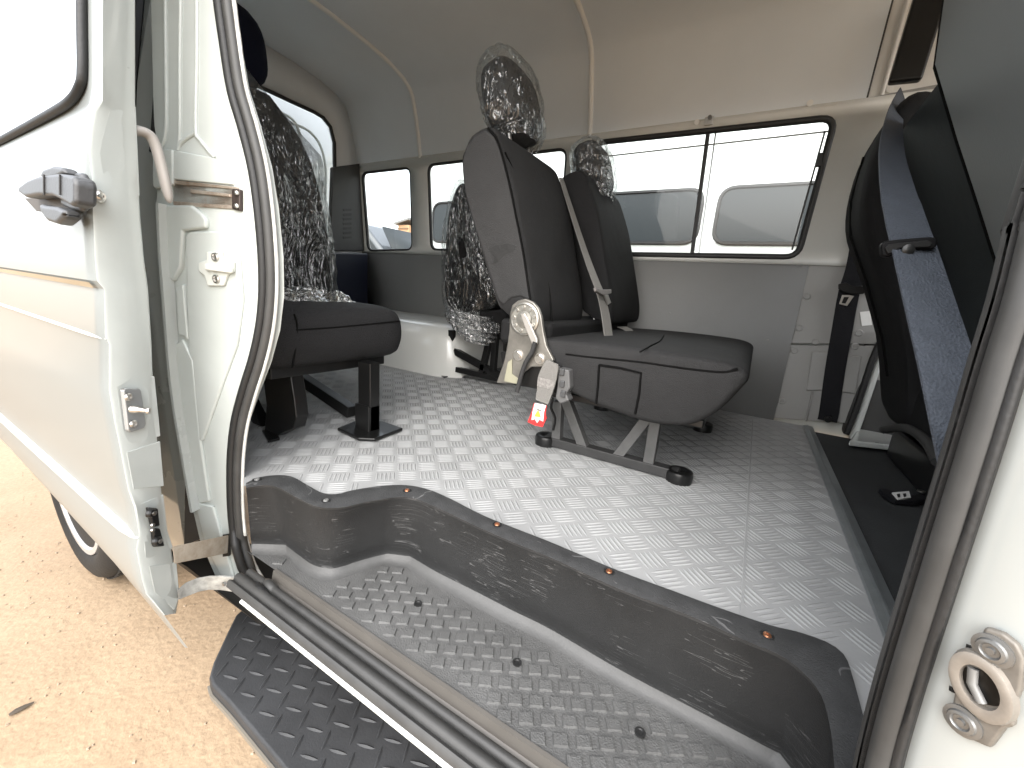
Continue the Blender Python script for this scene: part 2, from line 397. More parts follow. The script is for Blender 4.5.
# ---- floor: five-bar tread plate, cut to follow the step's lip
XR = .228
lipf = [p for p in LO if p.x < XR]
floor_poly = [(p.x, p.y-.004) for p in lipf] + [(XR, lipf[-1].y), (XR, 1.90), (-2.32, 1.90), (-2.32, .42), (-.9, .42)]
sh = sheet_with_holes(floor_poly, [], lambda a, b: V((a, b, 0)))
fm = M(); fm.add(sh.v, sh.f)
s2 = math.sqrt(.5); CW = .0485
o0 = onZ(638, 500.6)
SEAMX = .055
def floor_bars():
    for i in range(-62, 62):
        for j in range(-62, 62):
            p = CW*i; q = CW*j
            cx = o0.x + (p+q)*s2*1.03; cy = o0.y + (p-q)*s2*.95
            if not (-2.3 < cx < XR-.012 and .43 < cy < 1.89): continue
            if not inside(cx, cy, floor_poly): continue
            far = cx < -1.0 or cy > 1.55
            A = (i+j) % 2 == 0
            d = V((s2, -s2, 0)) if A else V((s2, s2, 0)); w = V((-d.y, d.x, 0))
            for k in range(5):
                c = V((cx, cy, 0)) + w*((k-2)*.0090)
                L_ = .0222
                if not (inside((c+d*L_).x, (c+d*L_).y, floor_poly) and inside((c-d*L_).x, (c-d*L_).y, floor_poly)): continue
                hgt = .0013
                pts = [c-d*L_, c-d*L_*.5-w*.0027, c+d*L_*.5-w*.0027, c+d*L_, c+d*L_*.5+w*.0027, c-d*L_*.5+w*.0027]
                top = [c-d*L_*.55+V((0, 0, hgt)), c+d*L_*.55+V((0, 0, hgt))]
                yield pts+top
for vs in floor_bars():
    fm.add(vs, [(0, 1, 6), (1, 2, 7, 6), (2, 3, 7), (3, 4, 7), (4, 5, 6, 7), (5, 0, 6)])
floor = fm.build('floor_plate', ALU, van, smooth=0, keepn=True)
M().bar((SEAMX, .6, .0012), (SEAMX, 1.9, .0012), .004, .002).build('seam', ALU, floor, smooth=0)

# ---- black carpet in front and the aluminium threshold strip
M().add([(XR+.03, .40, -.006), (1.3, .40, -.006), (1.3, 1.86, -.006), (XR+.03, 1.86, -.006)], [(0, 1, 2, 3)]).build('carpet', CARPET, van)
mm = M(); 
prof = [(-.004, .0), (-.002, .004), (.008, .0055), (.010, .008), (.013, .008), (.015, .0055), (.028, .004), (.031, -.006), (.034, -.008)]
mm.loft([[V((XR+a, y, b)) for a, b in prof] for y in (.44, 1.895)], closed=False)
mm.build('threshold_strip', STRIP, van, smooth=20)

# ---- sill: painted flange, rubber seal, outer white edge
def sill_y(y0, x): return y0+.008*(x+.2)
xs = [-.745+.1*i for i in range(14)]
prof = [(.402, TZ-.002), (.399, TZ+.004), (.393, TZ+.003), (.389, TZ-.014), (.386, TZ-.016), (.380, TZ-.019), (.374, TZ-.019)]
mm = M(); mm.loft([[V((x, sill_y(a, x), b)) for a, b in prof] for x in xs], closed=False); mm.build('sill_plate', SILL, van, smooth=40)
prof = [(.374, TZ-.019), (.352, TZ-.024), (.338, TZ-.024), (.332, TZ-.022), (.328, TZ-.024), (.3275, TZ-.027), (.331, TZ-.031), (.36, TZ-.045), (.45, TZ-.05)]
mm = M(); mm.loft([[V((x, sill_y(a, x), b)) for a, b in prof] for x in xs], closed=False); mm.build('sill_edge', PAINT, van, smooth=40)

# ---- running board
RB = -.345
rb_px = [(251, 602), (236, 614), (228, 630), (213, 662), (209, 676), (212, 685), (230, 704), (285, 770)]
pts = [onZ(x, y, RB) for x, y in rb_px]
y_out = pts[-1].y
pts += [V((-.2, y_out-.004, RB)), V((.4, y_out-.006, RB)), V((.4, .5, RB)), V((-.93, .5, RB))]
pts = [V((p.x, p.y, RB)) for p in pts]
rbm = M().prism(pts, (0, 0, -.035)); rbo = rbm.build('running_board', DKPLAS, van, bevel=.006, seg=3)
mm = M()
c0 = V((-.5, .33, RB))
rbpoly = [(p.x, p.y) for p in pts]
for i in range(-40, 60):
    for j in range(-12, 14):
        c = c0 + V((i*.031, j*.031, .0006))
        ang = R(20) if (i+j) % 2 else R(-62)
        d = V((math.cos(ang), math.sin(ang), 0)); w = V((-d.y, d.x, 0))
        if not all(inside((c+q).x, (c+q).y, rbpoly) for q in (V((.017, 0, 0)), V((-.017, 0, 0)), V((0, .02, 0)), V((0, -.018, 0)))): continue
        L_ = .0175
        vs = [c-d*L_]+[c+d*L_*t-w*(.0030*(1-t*t)**.5) for t in (-.6, 0, .6)]+[c+d*L_]+[c+d*L_*t+w*(.0030*(1-t*t)**.5) for t in (.6, 0, -.6)]
        up = [c+d*L_*t+V((0, 0, .0028*(1-t*t))) for t in (-.65, 0, .65)]
        mm.add(vs+up, [(0, 1, 8), (1, 2, 9, 8), (2, 3, 10, 9), (3, 4, 10), (4, 5, 10), (5, 6, 9, 10), (6, 7, 8, 9), (7, 0, 8)])
mm.build('tread_relief', DKPLAS, rbo, smooth=30)
p_ = [V((p.x, p.y-.0025, RB-.026)) for p in pts[4:10]]
M().ribbon(p_, (0, 0, 1), .010, .002).build('edge_trim', mat('trim_strip', (.16, .145, .12), .45), rbo)
M().bar((-.55, .5, RB-.02), (-.55, .36, RB-.04), .05, .03).build('bracket', BLACK, rbo)

# ---- door opening: jamb plane behind, pillar in front
JP, JN = (-.79, .43, .4), (.35, -1, 0)
def onJ(x, y, d=0.):
    n = V(JN).normalized(); return onP(x, y, V(JP)+n*d, JN)
JNn = V(JN).normalized()
seal_l_px = [(222, -60), (222, -30), (224, 0), (230, 45), (237, 90), (247, 125), (257, 165), (263, 205), (267, 250), (268, 290), (265, 325), (258, 358), (248, 390), (240, 420), (236, 450), (235, 480), (236, 515), (240, 545), (248, 570), (260, 590)]
seal_l = [onJ(x, y, .004) for x, y in seal_l_px]
seal_end = [V((-.745, .366, TZ-.016)), V((-.70, .364, TZ-.019)), V((-.62, .363, TZ-.021))]
seal_path = smoothpath(seal_l, 5)
dvec = V((-.62, -.5, 0)).normalized()
path1 = smoothpath(seal_l+seal_end, 5)
def offs(P, d):
    out = []
    for i, p in enumerate(P):
        t = (P[min(i+1, len(P)-1)]-P[max(i-1, 0)]).normalized(); s_ = t.cross(JNn if p.z > TZ+.02 else V((0, 0, 1))).normalized()
        out.append(p + s_*d)
    return out
seal = M().tube(offs(path1, .0095), .0088, 10).build('door_seal', RUB, van, smooth=60)
M().tube(offs(path1, -.0075), .0095, 10).build('seal_lip', RUBG, seal, smooth=60)
# light edge trim on the inner side of the seal
M().tube(offs(smoothpath(seal_l, 5), -.019), .0032, 6).build('inner_trim', CREAM, seal, smooth=60)
# second, lower bead of the sill
M().loft([[V((x, sill_y(a, x), TZ+b)) for a, b in ((.384, -.017), (.380, -.009), (.375, -.0065), (.370, -.008), (.367, -.014), (.364, -.013), (.360, -.006), (.353, -.0035), (.347, -.006), (.3445, -.013), (.342, -.011), (.338, -.008), (.334, -.010), (.3312, -.0205))] for x in (-.80, -.55, -.3, 0, .3)], closed=False).build('sill_seal', RUBG, seal, smooth=50)

# jamb sheet: from the seal outwards to the body's outer edge
out_px = [(150, -60), (150, -30), (151, 0), (152, 45), (153, 90), (154, 118), (156, 150), (157, 180), (157, 205), (160, 250), (164, 290), (168, 330), (171, 370), (175, 410), (181, 445), (187, 475), (193, 510), (200, 540), (215, 575), (250, 600)]
jr = []
for (x0, y0), (x1, y1) in zip(seal_l_px, out_px):
    jr.append([onJ(x0+(x1-x0)*t, y0+(y1-y0)*t, d) for t, d in ((-.15, -.01), (0, 0), (.25, .0), (.5, 0), (.75, 0), (1, 0))])
jm = M(); jm.loft(jr, closed=False); jamb = jm.build('door_jamb', JAMB_LIFT, van, smooth=40)
def plate(px, d, name, material, parent, base_d=-.002, bevel=.003, seg=2):
    P = [onJ(x, y, base_d) for x, y in px]
    return M().prism(P, JNn*(d-base_d)).build(name, material, parent, bevel=bevel, seg=seg)
# pressed relief of the jamb
plate([(189, 236), (193, 232), (231, 231), (238, 236), (243, 262), (246, 300), (240, 345), (224, 388), (206, 440), (196, 440), (191, 330)], .006, 'jamb_panel', JAMB_LIFT, jamb, bevel=.005, seg=3)
plate([(169, 206), (196, 206), (206, 214), (211, 220), (211, 229), (188, 232), (186, 268), (178, 282), (172, 276)], .009, 'jamb_panel', JAMB_LIFT, jamb, bevel=.005, seg=3)
plate([(180, 288), (187, 284), (192, 340), (188, 336), (182, 334)], .007, 'jamb_panel', JAMB_LIFT, jamb, bevel=.003)
plate([(178, 345), (186, 338), (197, 360), (204, 440), (213, 500), (203, 502), (195, 478), (188, 430)], .007, 'jamb_panel', JAMB_LIFT, jamb, bevel=.004)
plate([(197, 500), (216, 505), (232, 560), (240, 590), (222, 572), (208, 545)], .006, 'jamb_panel', JAMB_LIFT, jamb, bevel=.004)
for pa in ([(165, -30), (166, 60), (166, 130), (160, 150)], [(181, -30), (180, 60), (180, 130), (178, 150)], [(197, -30), (197, 60), (196, 128), (200, 140), (215, 158)], [(178, 150), (182, 142), (195, 133)]):
    M().tube(smoothpath([onJ(x, y, .001) for x, y in pa], 5), .0035, 8).build('pressed_rib', JAMB_LIFT, jamb, smooth=60)
# bright outer flange running down the body edge
fl = smoothpath([onJ(x, y, .012) for x, y in ((163, 204), (165, 250), (168, 290), (171, 330), (174, 370), (179, 410), (185, 445), (190, 475), (196, 510))], 4)
M().ribbon(fl, JNn, .022, .003).build('flange', PAINT, jamb)
# latch plate on the jamb
lp = M().prism([onJ(x, y, .006) for x, y in ((209, 252), (224, 252), (225, 259), (236, 262), (236, 272), (230, 275), (226, 286), (210, 286), (207, 276), (201, 271), (201, 263), (209, 260))], JNn*.006).build('latch_plate', mat('latch_white', (.6, .62, .58), .3, coat=.5), jamb, bevel=.002, seg=2)
for px in ((216, 257), (217, 279)):
    M().lathe([(.0075, 0), (.0075, .003), (.005, .004), (.004, .002), (0, .002)], onJ(*px, .012), JNn, 16).build('bolt', CHROME, lp)
M().bar(onJ(206, 267, .016), onJ(232, 270, .016), .012, .008, up=JNn).build('striker_bar', mat('latch_pale', (.66, .67, .63), .3, coat=.6), lp, bevel=.003)

# rail at waist height
rail_y0 = onJ(236, 197, -.002)
c_in = [onJ(*p, .002) for p in ((176, 183), (236, 190), (236, 208), (176, 203))]
rl = M(); back = -JNn*.018
rl.prism([onJ(173, 180, .003), onJ(238, 187, .003), onJ(238, 189.5, .003), onJ(173, 184, .003)], back)
rl.prism([onJ(173, 201, .003), onJ(238, 206, .003), onJ(238, 209.5, .003), onJ(173, 205, .003)], back)
rl.prism([onJ(173, 183, -.0), onJ(238, 189, -.0), onJ(238, 207, -.0), onJ(173, 202, -.0)], -JNn*.006)
rl.prism([onJ(190, 189, .004), onJ(230, 194, .004), onJ(230, 197, .004), onJ(190, 193, .004)], -JNn*.01)
rail = rl.build('slide_rail', RUST, van, bevel=.0012, seg=2)
M().prism([onJ(231, 188, .007), onJ(240, 189, .007), onJ(240, 211, .007), onJ(231, 209, .007)], -JNn*.012).build('end_stop', mat('stop_dark', (.06, .045, .04), .4, metal=.5), rail, bevel=.003)
for px in ((237, 193), (237, 206)): M().lathe([(.004, 0), (.004, .003), (.002, .004), (0, .004)], onJ(*px, .008), JNn, 12).build('bolt', CHROME, rail)
# pressed shelf above the rail
plate([(172, 150), (214, 158), (234, 166), (236, 186), (172, 180)], .004, 'jamb_panel', JAMB_LIFT, jamb, bevel=.006, seg=3)
plate([(157, 152), (165, 150), (177, 151), (177, 186), (160, 190), (157, 186)], .007, 'jamb_panel', JAMB_LIFT, jamb, bevel=.003)

# outer skin of the rear quarter, with its window, seen between door and jamb
QY = .345
sk = M()
zq = [(-.30, .375), (-.2, .345), (0, .335), (.3, .333), (.55, .345), (.8, .385), (1.1, .44), (1.4, .50)]
# body skin is kept just behind the door; the wheel opening is cut from it
WXC, WZC, WR = -1.93, -.358, .342
def qy(z):
    for (a, ya), (b, yb) in zip(zq, zq[1:]):
        if z <= b: return ya+(yb-ya)*max(0, (z-a))/(b-a)
    return zq[-1][1]
arch = []
for k in range(13):
    a = math.pi*k/12; arch.append((WXC+.41*math.cos(a), -.30+.41*math.sin(a)))
outer = [(-1.03, -.2), (-1.03, 1.4), (-3.0, 1.4), (-3.0, -.3)] + arch[::-1] + [(-1.14, -.3)]
qwin = [(-1.12, .62), (-1.12, 1.02), (-2.1, 1.02), (-2.1, .62)]
qw_r = [(p.x, p.y) for p in rounded([V((a, b, 0)) for a, b in qwin], .06)]
quart = sheet_with_holes(outer, [qw_r], lambda a, b: V((a, qy(b), b)))
qo = quart.build('quarter_panel', PAINT, van, smooth=20)
qw = M().tube([V((a, qy(b)-.004, b)) for a, b in qw_r], .012, 8, closed=True).build('quarter_window', RUB, van)
M().add([V((a, qy(b)+.002, b)) for a, b in qw_r], [tuple(range(len(qw_r)))]).build('pane', GLASS, qw, smooth=0)
M().tube([V((-1.0, qy(z)+.003, z)) for z in (.62, .7, .8, .9, 1.0, 1.1)], .010, 8).build('drip_seal', RUB, qo, smooth=60)
# inside of the near wall, rear part
M().add([(-1.45, .44, -.0), (-2.32, .44, 0), (-2.32, .44, .6), (-1.25, .44, .6)], [(0, 1, 2, 3)]).build('near_lining', LINER, van)
M().add([V((-1.03, .345, TZ-.09)), V((-.7, .335, TZ-.06)), V((-.7, .5, TZ-.1)), V((-1.2, .5, TZ-.14)), V((-1.2, .36, TZ-.14))], [(0, 1, 2, 3, 4)]).build('underbody', mat('underbody_black', (.02, .018, .016), .8), van)

# ---- wheel
wl = bpy.data.objects.new('wheel', None)
wl.location = V((WXC, .36, WZC)) - van.location; COL.objects.link(wl); wl.parent = van
wc = V((WXC, .36, WZC)); ax = V((0, -1, 0))
tp = [(.240, 0), (.248, .008), (.272, .016), (.30, .014), (.322, .004), (.332, -.012), (.338, -.03), (.340, -.06), (.340, -.14), (.336, -.17), (.32, -.19), (.25, -.19), (.240, -.18)]
ty = M().lathe(tp, wc, ax, 64)
for k in range(72):
    a = 2*math.pi*k/72
    for h0, h1 in ((-.02, -.055), (-.065, -.10), (-.11, -.15)):
        c = wc + V((math.cos(a)*.3405, 0, math.sin(a)*.3405)) - ax*0
        d = V((-math.sin(a), 0, math.cos(a)))
        ty.bar(c+ax*h0+d*.002, c+ax*h1-d*.004, .020, .006, up=V((math.cos(a), 0, math.sin(a))))
ty.build('tyre', TYRE, wl, smooth=40)
M().lathe([(.242, -.01), (.240, .008), (.222, .008), (.214, -.004), (.195, -.010), (.182, -.035), (.13, -.03), (.11, -.012), (.06, -.012), (.055, .0), (0, .002)], wc, ax, 48).build('rim', RIM, wl, smooth=40)
M().lathe([(.38, -.05), (.38, -.30)], V((WXC, .36, -.30)), ax, 40).build('wheel_well', mat('arch_black', (.02, .02, .02), .8), van)

# ---- pillar in front of the opening (right edge of the photo)
PXp = .15
seal_r_px = [(1040, 200), (1032, 232), (1015, 300), (996, 360), (975, 430), (950, 510), (925, 590), (905, 655), (888, 715), (876, 768), (868, 810)]
# real curve: opening edge in plane X = PXp
pr = [onX(x, y, PXp) for x, y in seal_r_px]
top = pr[0]; pr = [V((PXp, top.y-.03, 1.25)), V((PXp, top.y-.005, .75))] + pr + [V((PXp, pr[-1].y-.002, TZ-.01))]
pp = smoothpath(pr, 4)
mm = M(); mm.loft([[p+V((.012, .05, 0)), p+V((.004, .012, 0)), p+V((0, -.004, 0)), p+V((.002, -.028, 0)), p+V((.008, -.042, 0)), p+V((.024, -.058, 0)), p+V((.060, -.089, 0)), p+V((.095, -.118, 0)), p+V((.13, -.142, 0)), p+V((.16, -.150, 0)), p+V((.4, -.155, 0))] for p in pp], closed=False)
pil = mm.build('door_pillar', PILPAINT_DIM, van, smooth=50)
ps = M().tube([p+V((-.004, -.008, 0)) for p in pp], .0125, 12).build('pillar_seal', RUBG, pil, smooth=70)
M().tube([p+V((-.004, -.026, 0)) for p in pp], .0110, 10).build('seal_lip', RUBG, ps, smooth=70)
# perforated seam of the seal
mm = M()
for i in range(0, len(pp)-1):
    for k in range(7):
        p = pp[i].lerp(pp[i+1], k/7)+V((-.0135, -.0172, 0)); mm.box(p, (.0055, .0045, .0030))
mm.build('seal_seam', RUB, ps, smooth=0)
M().tube([p+V((-.0015, -.0375, 0)) for p in pp], .0032, 6).build('shadow_gap', RUB, pil, smooth=60)
# door catch: cast plate, ring, two bolts
nP = V((-.65, -.76, 0)).normalized()
pz = min(pp, key=lambda q: abs(q.z-.22))
def onPl(x, y, d=0.): return onP(x, y, pz+V((.060, -.089, 0))+nP*(d+.001), nP)
cpx = [(984, 627), (1002, 633), (1017, 645), (1024, 660), (1021, 690), (1013, 708), (1014, 727), (1005, 729), (990, 749), (972, 741), (957, 727), (950, 712), (954, 690), (957, 668), (962, 655), (974, 648)]
ct = M().prism([onPl(x, y, .006) for x, y in cpx], -nP*.006).build('door_catch', mat('catch_steel', (.17, .155, .135), .5, metal=.3, var=.25, vscale=40), pil, bevel=.002, seg=2)
for px in ((993, 650), (963, 721)):
    M().lathe([(.0098, 0), (.0098, .0015), (.0075, .002), (.0068, .0035), (.005, .004), (.004, .0025), (.0022, .0025), (.002, .004), (0, .004)], onPl(*px, .006), nP, 20).build('bolt', mat('catch_bolt', (.22, .22, .215), .35, metal=.7), ct)
cc = onPl(982, 686, .006)
ringm = M()
sdv = V((.76, -.65, 0)); u1 = (V((0, 0, 1))-sdv*.42).normalized(); u2 = nP.cross(u1)
for rr_in, rr_out, h in ((.0098, .0165, .0045),):
    rings_ = []
    for k in range(29):
        a = 2*math.pi*k/28; d = u1*math.cos(a)*1.32+u2*math.sin(a)*.95
        rings_.append([cc+d*rr_out-nP*.002, cc+d*(rr_out-.001)+nP*h*.8, cc+d*(rr_out-.003)+nP*h, cc+d*rr_in+nP*h*.8, cc+d*(rr_in-.001)-nP*.004])
    ringm.loft(rings_, closed=False)
ringm.build('catch_ring', mat('ring_steel', (.26, .235, .205), .45, metal=.35, var=.2, vscale=50), ct, smooth=50)
M().lathe([(.0105, .0003), (.0, .0003)], cc, nP, 24).build('catch_hole', BLACK, ct)
M().tube([cc+u1*.010+u2*.002+nP*.001, cc+u1*.0+u2*.004+nP*.0015, cc-u1*.010+u2*.001+nP*.002], .0028, 8).build('latch_tongue', GREYST, ct, smooth=60)
for px in ((969, 647), (952, 689)): M().bar(onPl(*px, .001), onPl(px[0]+3, px[1]+2, .004), .003, .003).build('clip', BLACK, ct)
# ================================================================ SLIDING DOOR (slid back along the body)
DX = -.82
dout_px = [(100, -60), (100, 0), (100, 60), (100, 101), (94, 112), (90, 135), (89, 153), (92, 178), (93, 215), (95, 260), (97, 281), (104, 289), (105, 336), (109, 344), (109, 390), (114, 420), (120, 449), (128, 490), (134, 507), (139, 533), (136, 549), (142, 580), (146, 594), (164, 615), (188, 648)]
din_px = [(135, -60), (135, 0), (135, 60), (135, 101), (135.5, 112), (136, 135), (137, 153), (138, 178), (140, 215), (144, 260), (147, 281), (148, 289), (151, 336), (151.5, 344), (153, 390), (155, 420), (158, 449), (161, 490), (163, 507), (166, 533), (171, 549), (176, 580), (179, 596), (176, 613), (174, 617)]
do = [onX(x, y, DX) for x, y in dout_px]; di = [onX(x, y, DX-.028) for x, y in din_px]
do = [V((DX, do[0].y+.08, 1.22)), V((DX, do[0].y+.03, .98))] + do; di = [V((DX-.03, di[0].y+.08, 1.22)), V((DX-.03, di[0].y+.03, .98))] + di
dopx = [(100, -400), (100, -180)] + dout_px; dipx = [(135, -400), (135, -180)] + din_px
XE = -2.02
sk = M()
sk.loft([[p, p+V((-.006, -.003, 0))]+[V((p.x+(XE-p.x)*t, p.y-.003, p.z)) for t in (.03, .1, .25, .4, .6, .8, 1)] for p in do], closed=False)
for q in sk.v:
    if q.z < -.1: q.z += .088*(DX-q.x)*min(1, (-.1-q.z)/.1)
door = sk.build('sliding_door', DOORPAINT_DIM, van, smooth=28)
fc = M(); fc.loft([[o, o.lerp(i, .06)+V((.002, .0, 0)), o.lerp(i, .5)+V((.001, 0, 0)), o.lerp(i, .94)+V((.002, 0, 0)), i, i+V((-.006, .002, 0))] for o, i in zip(do[:-1], di[:-1])], closed=False)
face = fc.build('door_edge', JAMB_LIFT, door, smooth=40)
M().loft([[i, V((XE, i.y+.01, i.z))] for i in di[:-2]], closed=False).build('inner_panel', PAINT, door, smooth=30)
def dlerp(P, px, y):
    for k in range(len(px)-1):
        if px[k][1] <= y <= px[k+1][1]:
            t = (y-px[k][1])/(px[k+1][1]-px[k][1]); return P[k].lerp(P[k+1], t), px[k][0]+(px[k+1][0]-px[k][0])*t
    return P[-1], px[-1][0]
FN = V((.83, .55, 0)).normalized()
def onF(x, y, d=0.):
    o, xo = dlerp(do, dopx, y); i, xi = dlerp(di, dipx, y)
    q = o.lerp(i, (x-xo)/(xi-xo)); return onP(x, y, q+FN*d, FN)
def dy(z):
    P = do
    for a, b in zip(P, P[1:]):
        if b.z <= z <= a.z: return a.y+(b.y-a.y)*(a.z-z)/max(1e-6, a.z-b.z)
    return P[0].y if z > P[0].z else P[-1].y
def onD(x, y, d=0.):
    Y = .22
    for _ in range(14): p = onY(x, y, Y); Y = dy(p.z)-.006-d
    return onY(x, y, Y)
def fplate(px, d, name, material, parent, bevel=.003, seg=2, b=-.003):
    return M().prism([onF(x, y, b) for x, y in px], FN*(d-b)).build(name, material, parent, bevel=bevel, seg=seg)
# pressed steps on the door's leading edge
fplate([(112, 378), (152, 376), (158, 436), (122, 446)], .0015, 'pressed_step', JAMB_LIFT, face, bevel=.0012)
fplate([(123, 452), (157, 441), (161, 486), (130, 489)], .0025, 'pressed_step', JAMB_LIFT, face, bevel=.0012)
fplate([(135, 505), (161, 494), (165, 530), (171, 548), (143, 560), (141, 535)], .0015, 'pressed_step', JAMB_LIFT, face, bevel=.0012)
fplate([(146, 566), (174, 562), (177, 596), (172, 610), (152, 593)], .002, 'pressed_step', JAMB_LIFT, face, bevel=.0012)
fplate([(106, 110), (133, 106), (137, 196), (98, 184), (95, 150)], .0015, 'pressed_step', JAMB_LIFT, face, bevel=.0012)
# striker plate with its pin
sp = fplate([(119, 390), (121, 388), (135, 388), (137, 390), (142, 424), (140, 428), (127, 432), (124, 430)], .010, 'striker_plate', mat('striker_grey', (.36, .37, .37), .4, metal=.6), face, bevel=.002, b=.003)
for px in ((128, 397), (133, 424)): M().lathe([(.0062, 0), (.0062, .002), (.0045, .0035), (.003, .0035), (.0025, .0015), (0, .0015)], onF(*px, .010), FN, 16).build('bolt', CHROME, sp)
a = onF(131, 409, .010); b_ = onF(150, 411, .014)
b_ = onF(150, 411, .030)
M().tube([a, a.lerp(b_, .2), a.lerp(b_, .5), a.lerp(b_, .8), a.lerp(b_, .88), b_, b_.lerp(a, -.04)], [.006, .0062, .004, .004, .0055, .0052, .003], 14).build('striker_pin', CHROME, sp, smooth=50)
# stacked rubber buffers
for (x, y), (x2, y2) in (((149, 513), (152, 525)), ((155, 541), (152, 530))):
    bf = M().prism([onF(x-5, y-6, .004), onF(x+5, y-5, .004), onF(x2+4, y2+1, .004), onF(x2-3, y2+2, .004)] if y < y2 else [onF(x-4, y+6, .004), onF(x+6, y+5, .004), onF(x2+4, y2-2, .004), onF(x2-3, y2-2, .004)], FN*.008).build('rubber_buffer', BLACK, face, bevel=.003)
    M().lathe([(.0075, 0), (.0075, .005), (.006, .007), (0, .007)], onF(x, y, .012), FN, 18).build('cap', BLACK, bf)
    M().lathe([(.004, .007), (.004, .0085), (.002, .0085), (0, .0075)], onF(x+1, y, .012), FN, 12).build('bolt', CHROME, bf)
    M().lathe([(.003, 0), (.003, .003), (0, .003)], onF(x2, y2, .012), FN, 12).build('bolt', CHROME, bf)
bt = M().lathe([(.0085, 0), (.0085, .002), (.006, .004), (.0055, .0055), (.002, .006), (0, .005)], onF(98.5, 196, .003), FN, 20).build('screw', CHROME, face)
# pressed ridges that run along the skin, in the lighter copy of its paint
for (px, hh, out) in (((137, 543), .008, .008), ((106, 341), .004, .0035)):
    q0 = onD(*px, .0); zz = q0.z; yy = dy(zz)-.003
    M().loft([[V((x, yy+.003, zz+hh*1.15*k)), V((x, yy-out*.15*k+.003*(1-k), zz+hh*k)), V((x, yy-out*.85*k+.003*(1-k), zz+hh*.15*k)), V((x, yy-out*k+.003*(1-k), zz-hh*.1*k)), V((x, yy-out*.8*k+.003*(1-k), zz-hh*.5*k)), V((x, yy+.004, zz-hh*1.0*k))] for x, k in ((DX+.001, .12), (DX-.012, .55), (DX-.05, .9), (DX-.12, 1), (DX-.7, 1), (XE, 1))], closed=False).build('pressed_ridge', JAMB_LIFT, door, smooth=60)
# window in the door skin
ow = [onD(x, y, .002) for x, y in ((82, -60), (82, 20), (82.5, 70), (80, 86), (70, 101), (50, 114), (0, 141), (-60, 172))]
far_b = V((XE+.12, ow[-1].y, ow[-1].z)); far_t = V((XE+.12, dy(.98)-.008, .98)); near_t = V((ow[0].x-.01, dy(.98)-.008, .98))
loopw = smoothpath(ow, 5)+[far_b, far_t, near_t]
wseal = M().tube(loopw, .006, 8, closed=True).build('door_window', RUB, door, smooth=60)
pane = M(); pane.add(loopw, [tuple(range(len(loopw)))])
pane.build('pane', mat('tinted_pane', (.30, .32, .32), .03, coat=1., spec=.8), wseal, smooth=0)
# outside handle
hd = M().prism([onD(x, y, .026) for x, y in ((18, 186), (26, 180), (36, 176), (56, 173), (66, 174), (72, 176), (74, 182), (74, 203), (70, 206), (60, 200), (52, 196), (38, 195), (24, 197), (17, 192))], (0, .022, 0)).build('door_handle', GREYP, door, bevel=.007, seg=4)
M().prism([onD(x, y, .012) for x, y in ((58, 175), (68, 172), (79, 172), (82, 180), (82, 204), (79, 211), (70, 210), (60, 205))], (0, .010, 0)).build('handle_base', GREYP, hd, bevel=.005, seg=3)
M().prism([onD(x, y, .022) for x, y in ((38, 176), (42, 169), (52, 165.5), (61, 167), (64, 173), (56, 177), (44, 179))], (0, .016, 0)).build('lock_cover', GREYP, hd, bevel=.005, seg=3)
M().prism([onD(x, y, .026) for x, y in ((37, 203), (44, 205), (54, 206), (63, 210), (62, 218), (55, 224), (46, 221), (40, 213))], (0, .020, 0)).build('grip', GREYP, hd, bevel=.006, seg=3)
M().prism([onD(x, y, .0035) for x, y in ((24, 198), (60, 198), (78, 209), (66, 214), (36, 211))], (0, .003, 0)).build('recess', mat('recess_dark', (.06, .05, .04), .6), hd, bevel=.001)
for x0_ in (44, 60): M().tube([onD(x0_, 174.5, .0268), onD(x0_, 195, .0268)], .0012, 6).build('joint_line', RUB, hd)
# thin gold stripe along the skin
s0 = onD(99, 289.5, .0006)
g = M(); zs0 = s0.z
g.loft([[V((x, dy(zs0+.008)-.0075-.0006, zs0+.009)), V((x, dy(zs0)-.0075-.0006, zs0+.001))] for x in [DX-.01-(-XE+DX-.03)*k/10 for k in range(11)]], closed=False)
g.build('skin_stripe', GOLD, door)
M().add([(-1.03, qy(.41)-.003, .414), (-1.6, qy(.41)-.003, .414), (-1.6, qy(.40)-.003, .404), (-1.03, qy(.40)-.003, .404)], [(0, 1, 2, 3)]).build('skin_stripe', GOLD, qo)
# grey arm cover between the door and the body
arm = smoothpath([onX(x, y, -.86) for x, y in ((128, 131), (140, 131), (150, 136), (156, 147), (161, 165), (166, 186), (170, 203))], 5)
M().tube(arm, [.0105]*(len(arm)-6)+[.010, .0095, .009, .008, .006, .003], 10, sx=.7).build('door_arm', mat('arm_grey', (.33, .31, .29), .5), door, smooth=60)
# lower arms that join the door to the sill
a0 = [onF(x, y, .002) for x, y in ((172, 547), (174, 564))]; a1 = [onJ(x, y, .006) for x, y in ((230, 535), (229, 553))]
lo = M().prism([a0[0], a1[0], a1[1], a0[1]], (.0, .004, 0)).build('lower_arm', DIRTY, door, bevel=.001)
M().prism([onJ(x, y, .008) for x, y in ((224, 534), (231, 533), (231, 555), (224, 556))], JNn*.004).build('arm_bracket', BLACK, lo, bevel=.001)
tp_ = [(177, 590), (185, 583), (195, 579), (207, 577), (220, 576.5), (234, 578), (248, 581), (264, 588)]
bt_ = [(178, 600), (188, 596), (198, 592), (208, 590), (220, 590), (234, 592), (248, 594), (262, 592)]
def arc(t):  # from the door edge to the sill
    return V((DX-.01+t*.16, .262+.115*t, 0))
lw_ = M(); rings = []
for k, (p, q) in enumerate(zip(tp_, bt_)):
    Y = arc(k/7).y; a = onY(*p, Y); b = onY(*q, Y); rings.append([a, b, b+V((0, .005, 0)), a+V((0, .005, 0))])
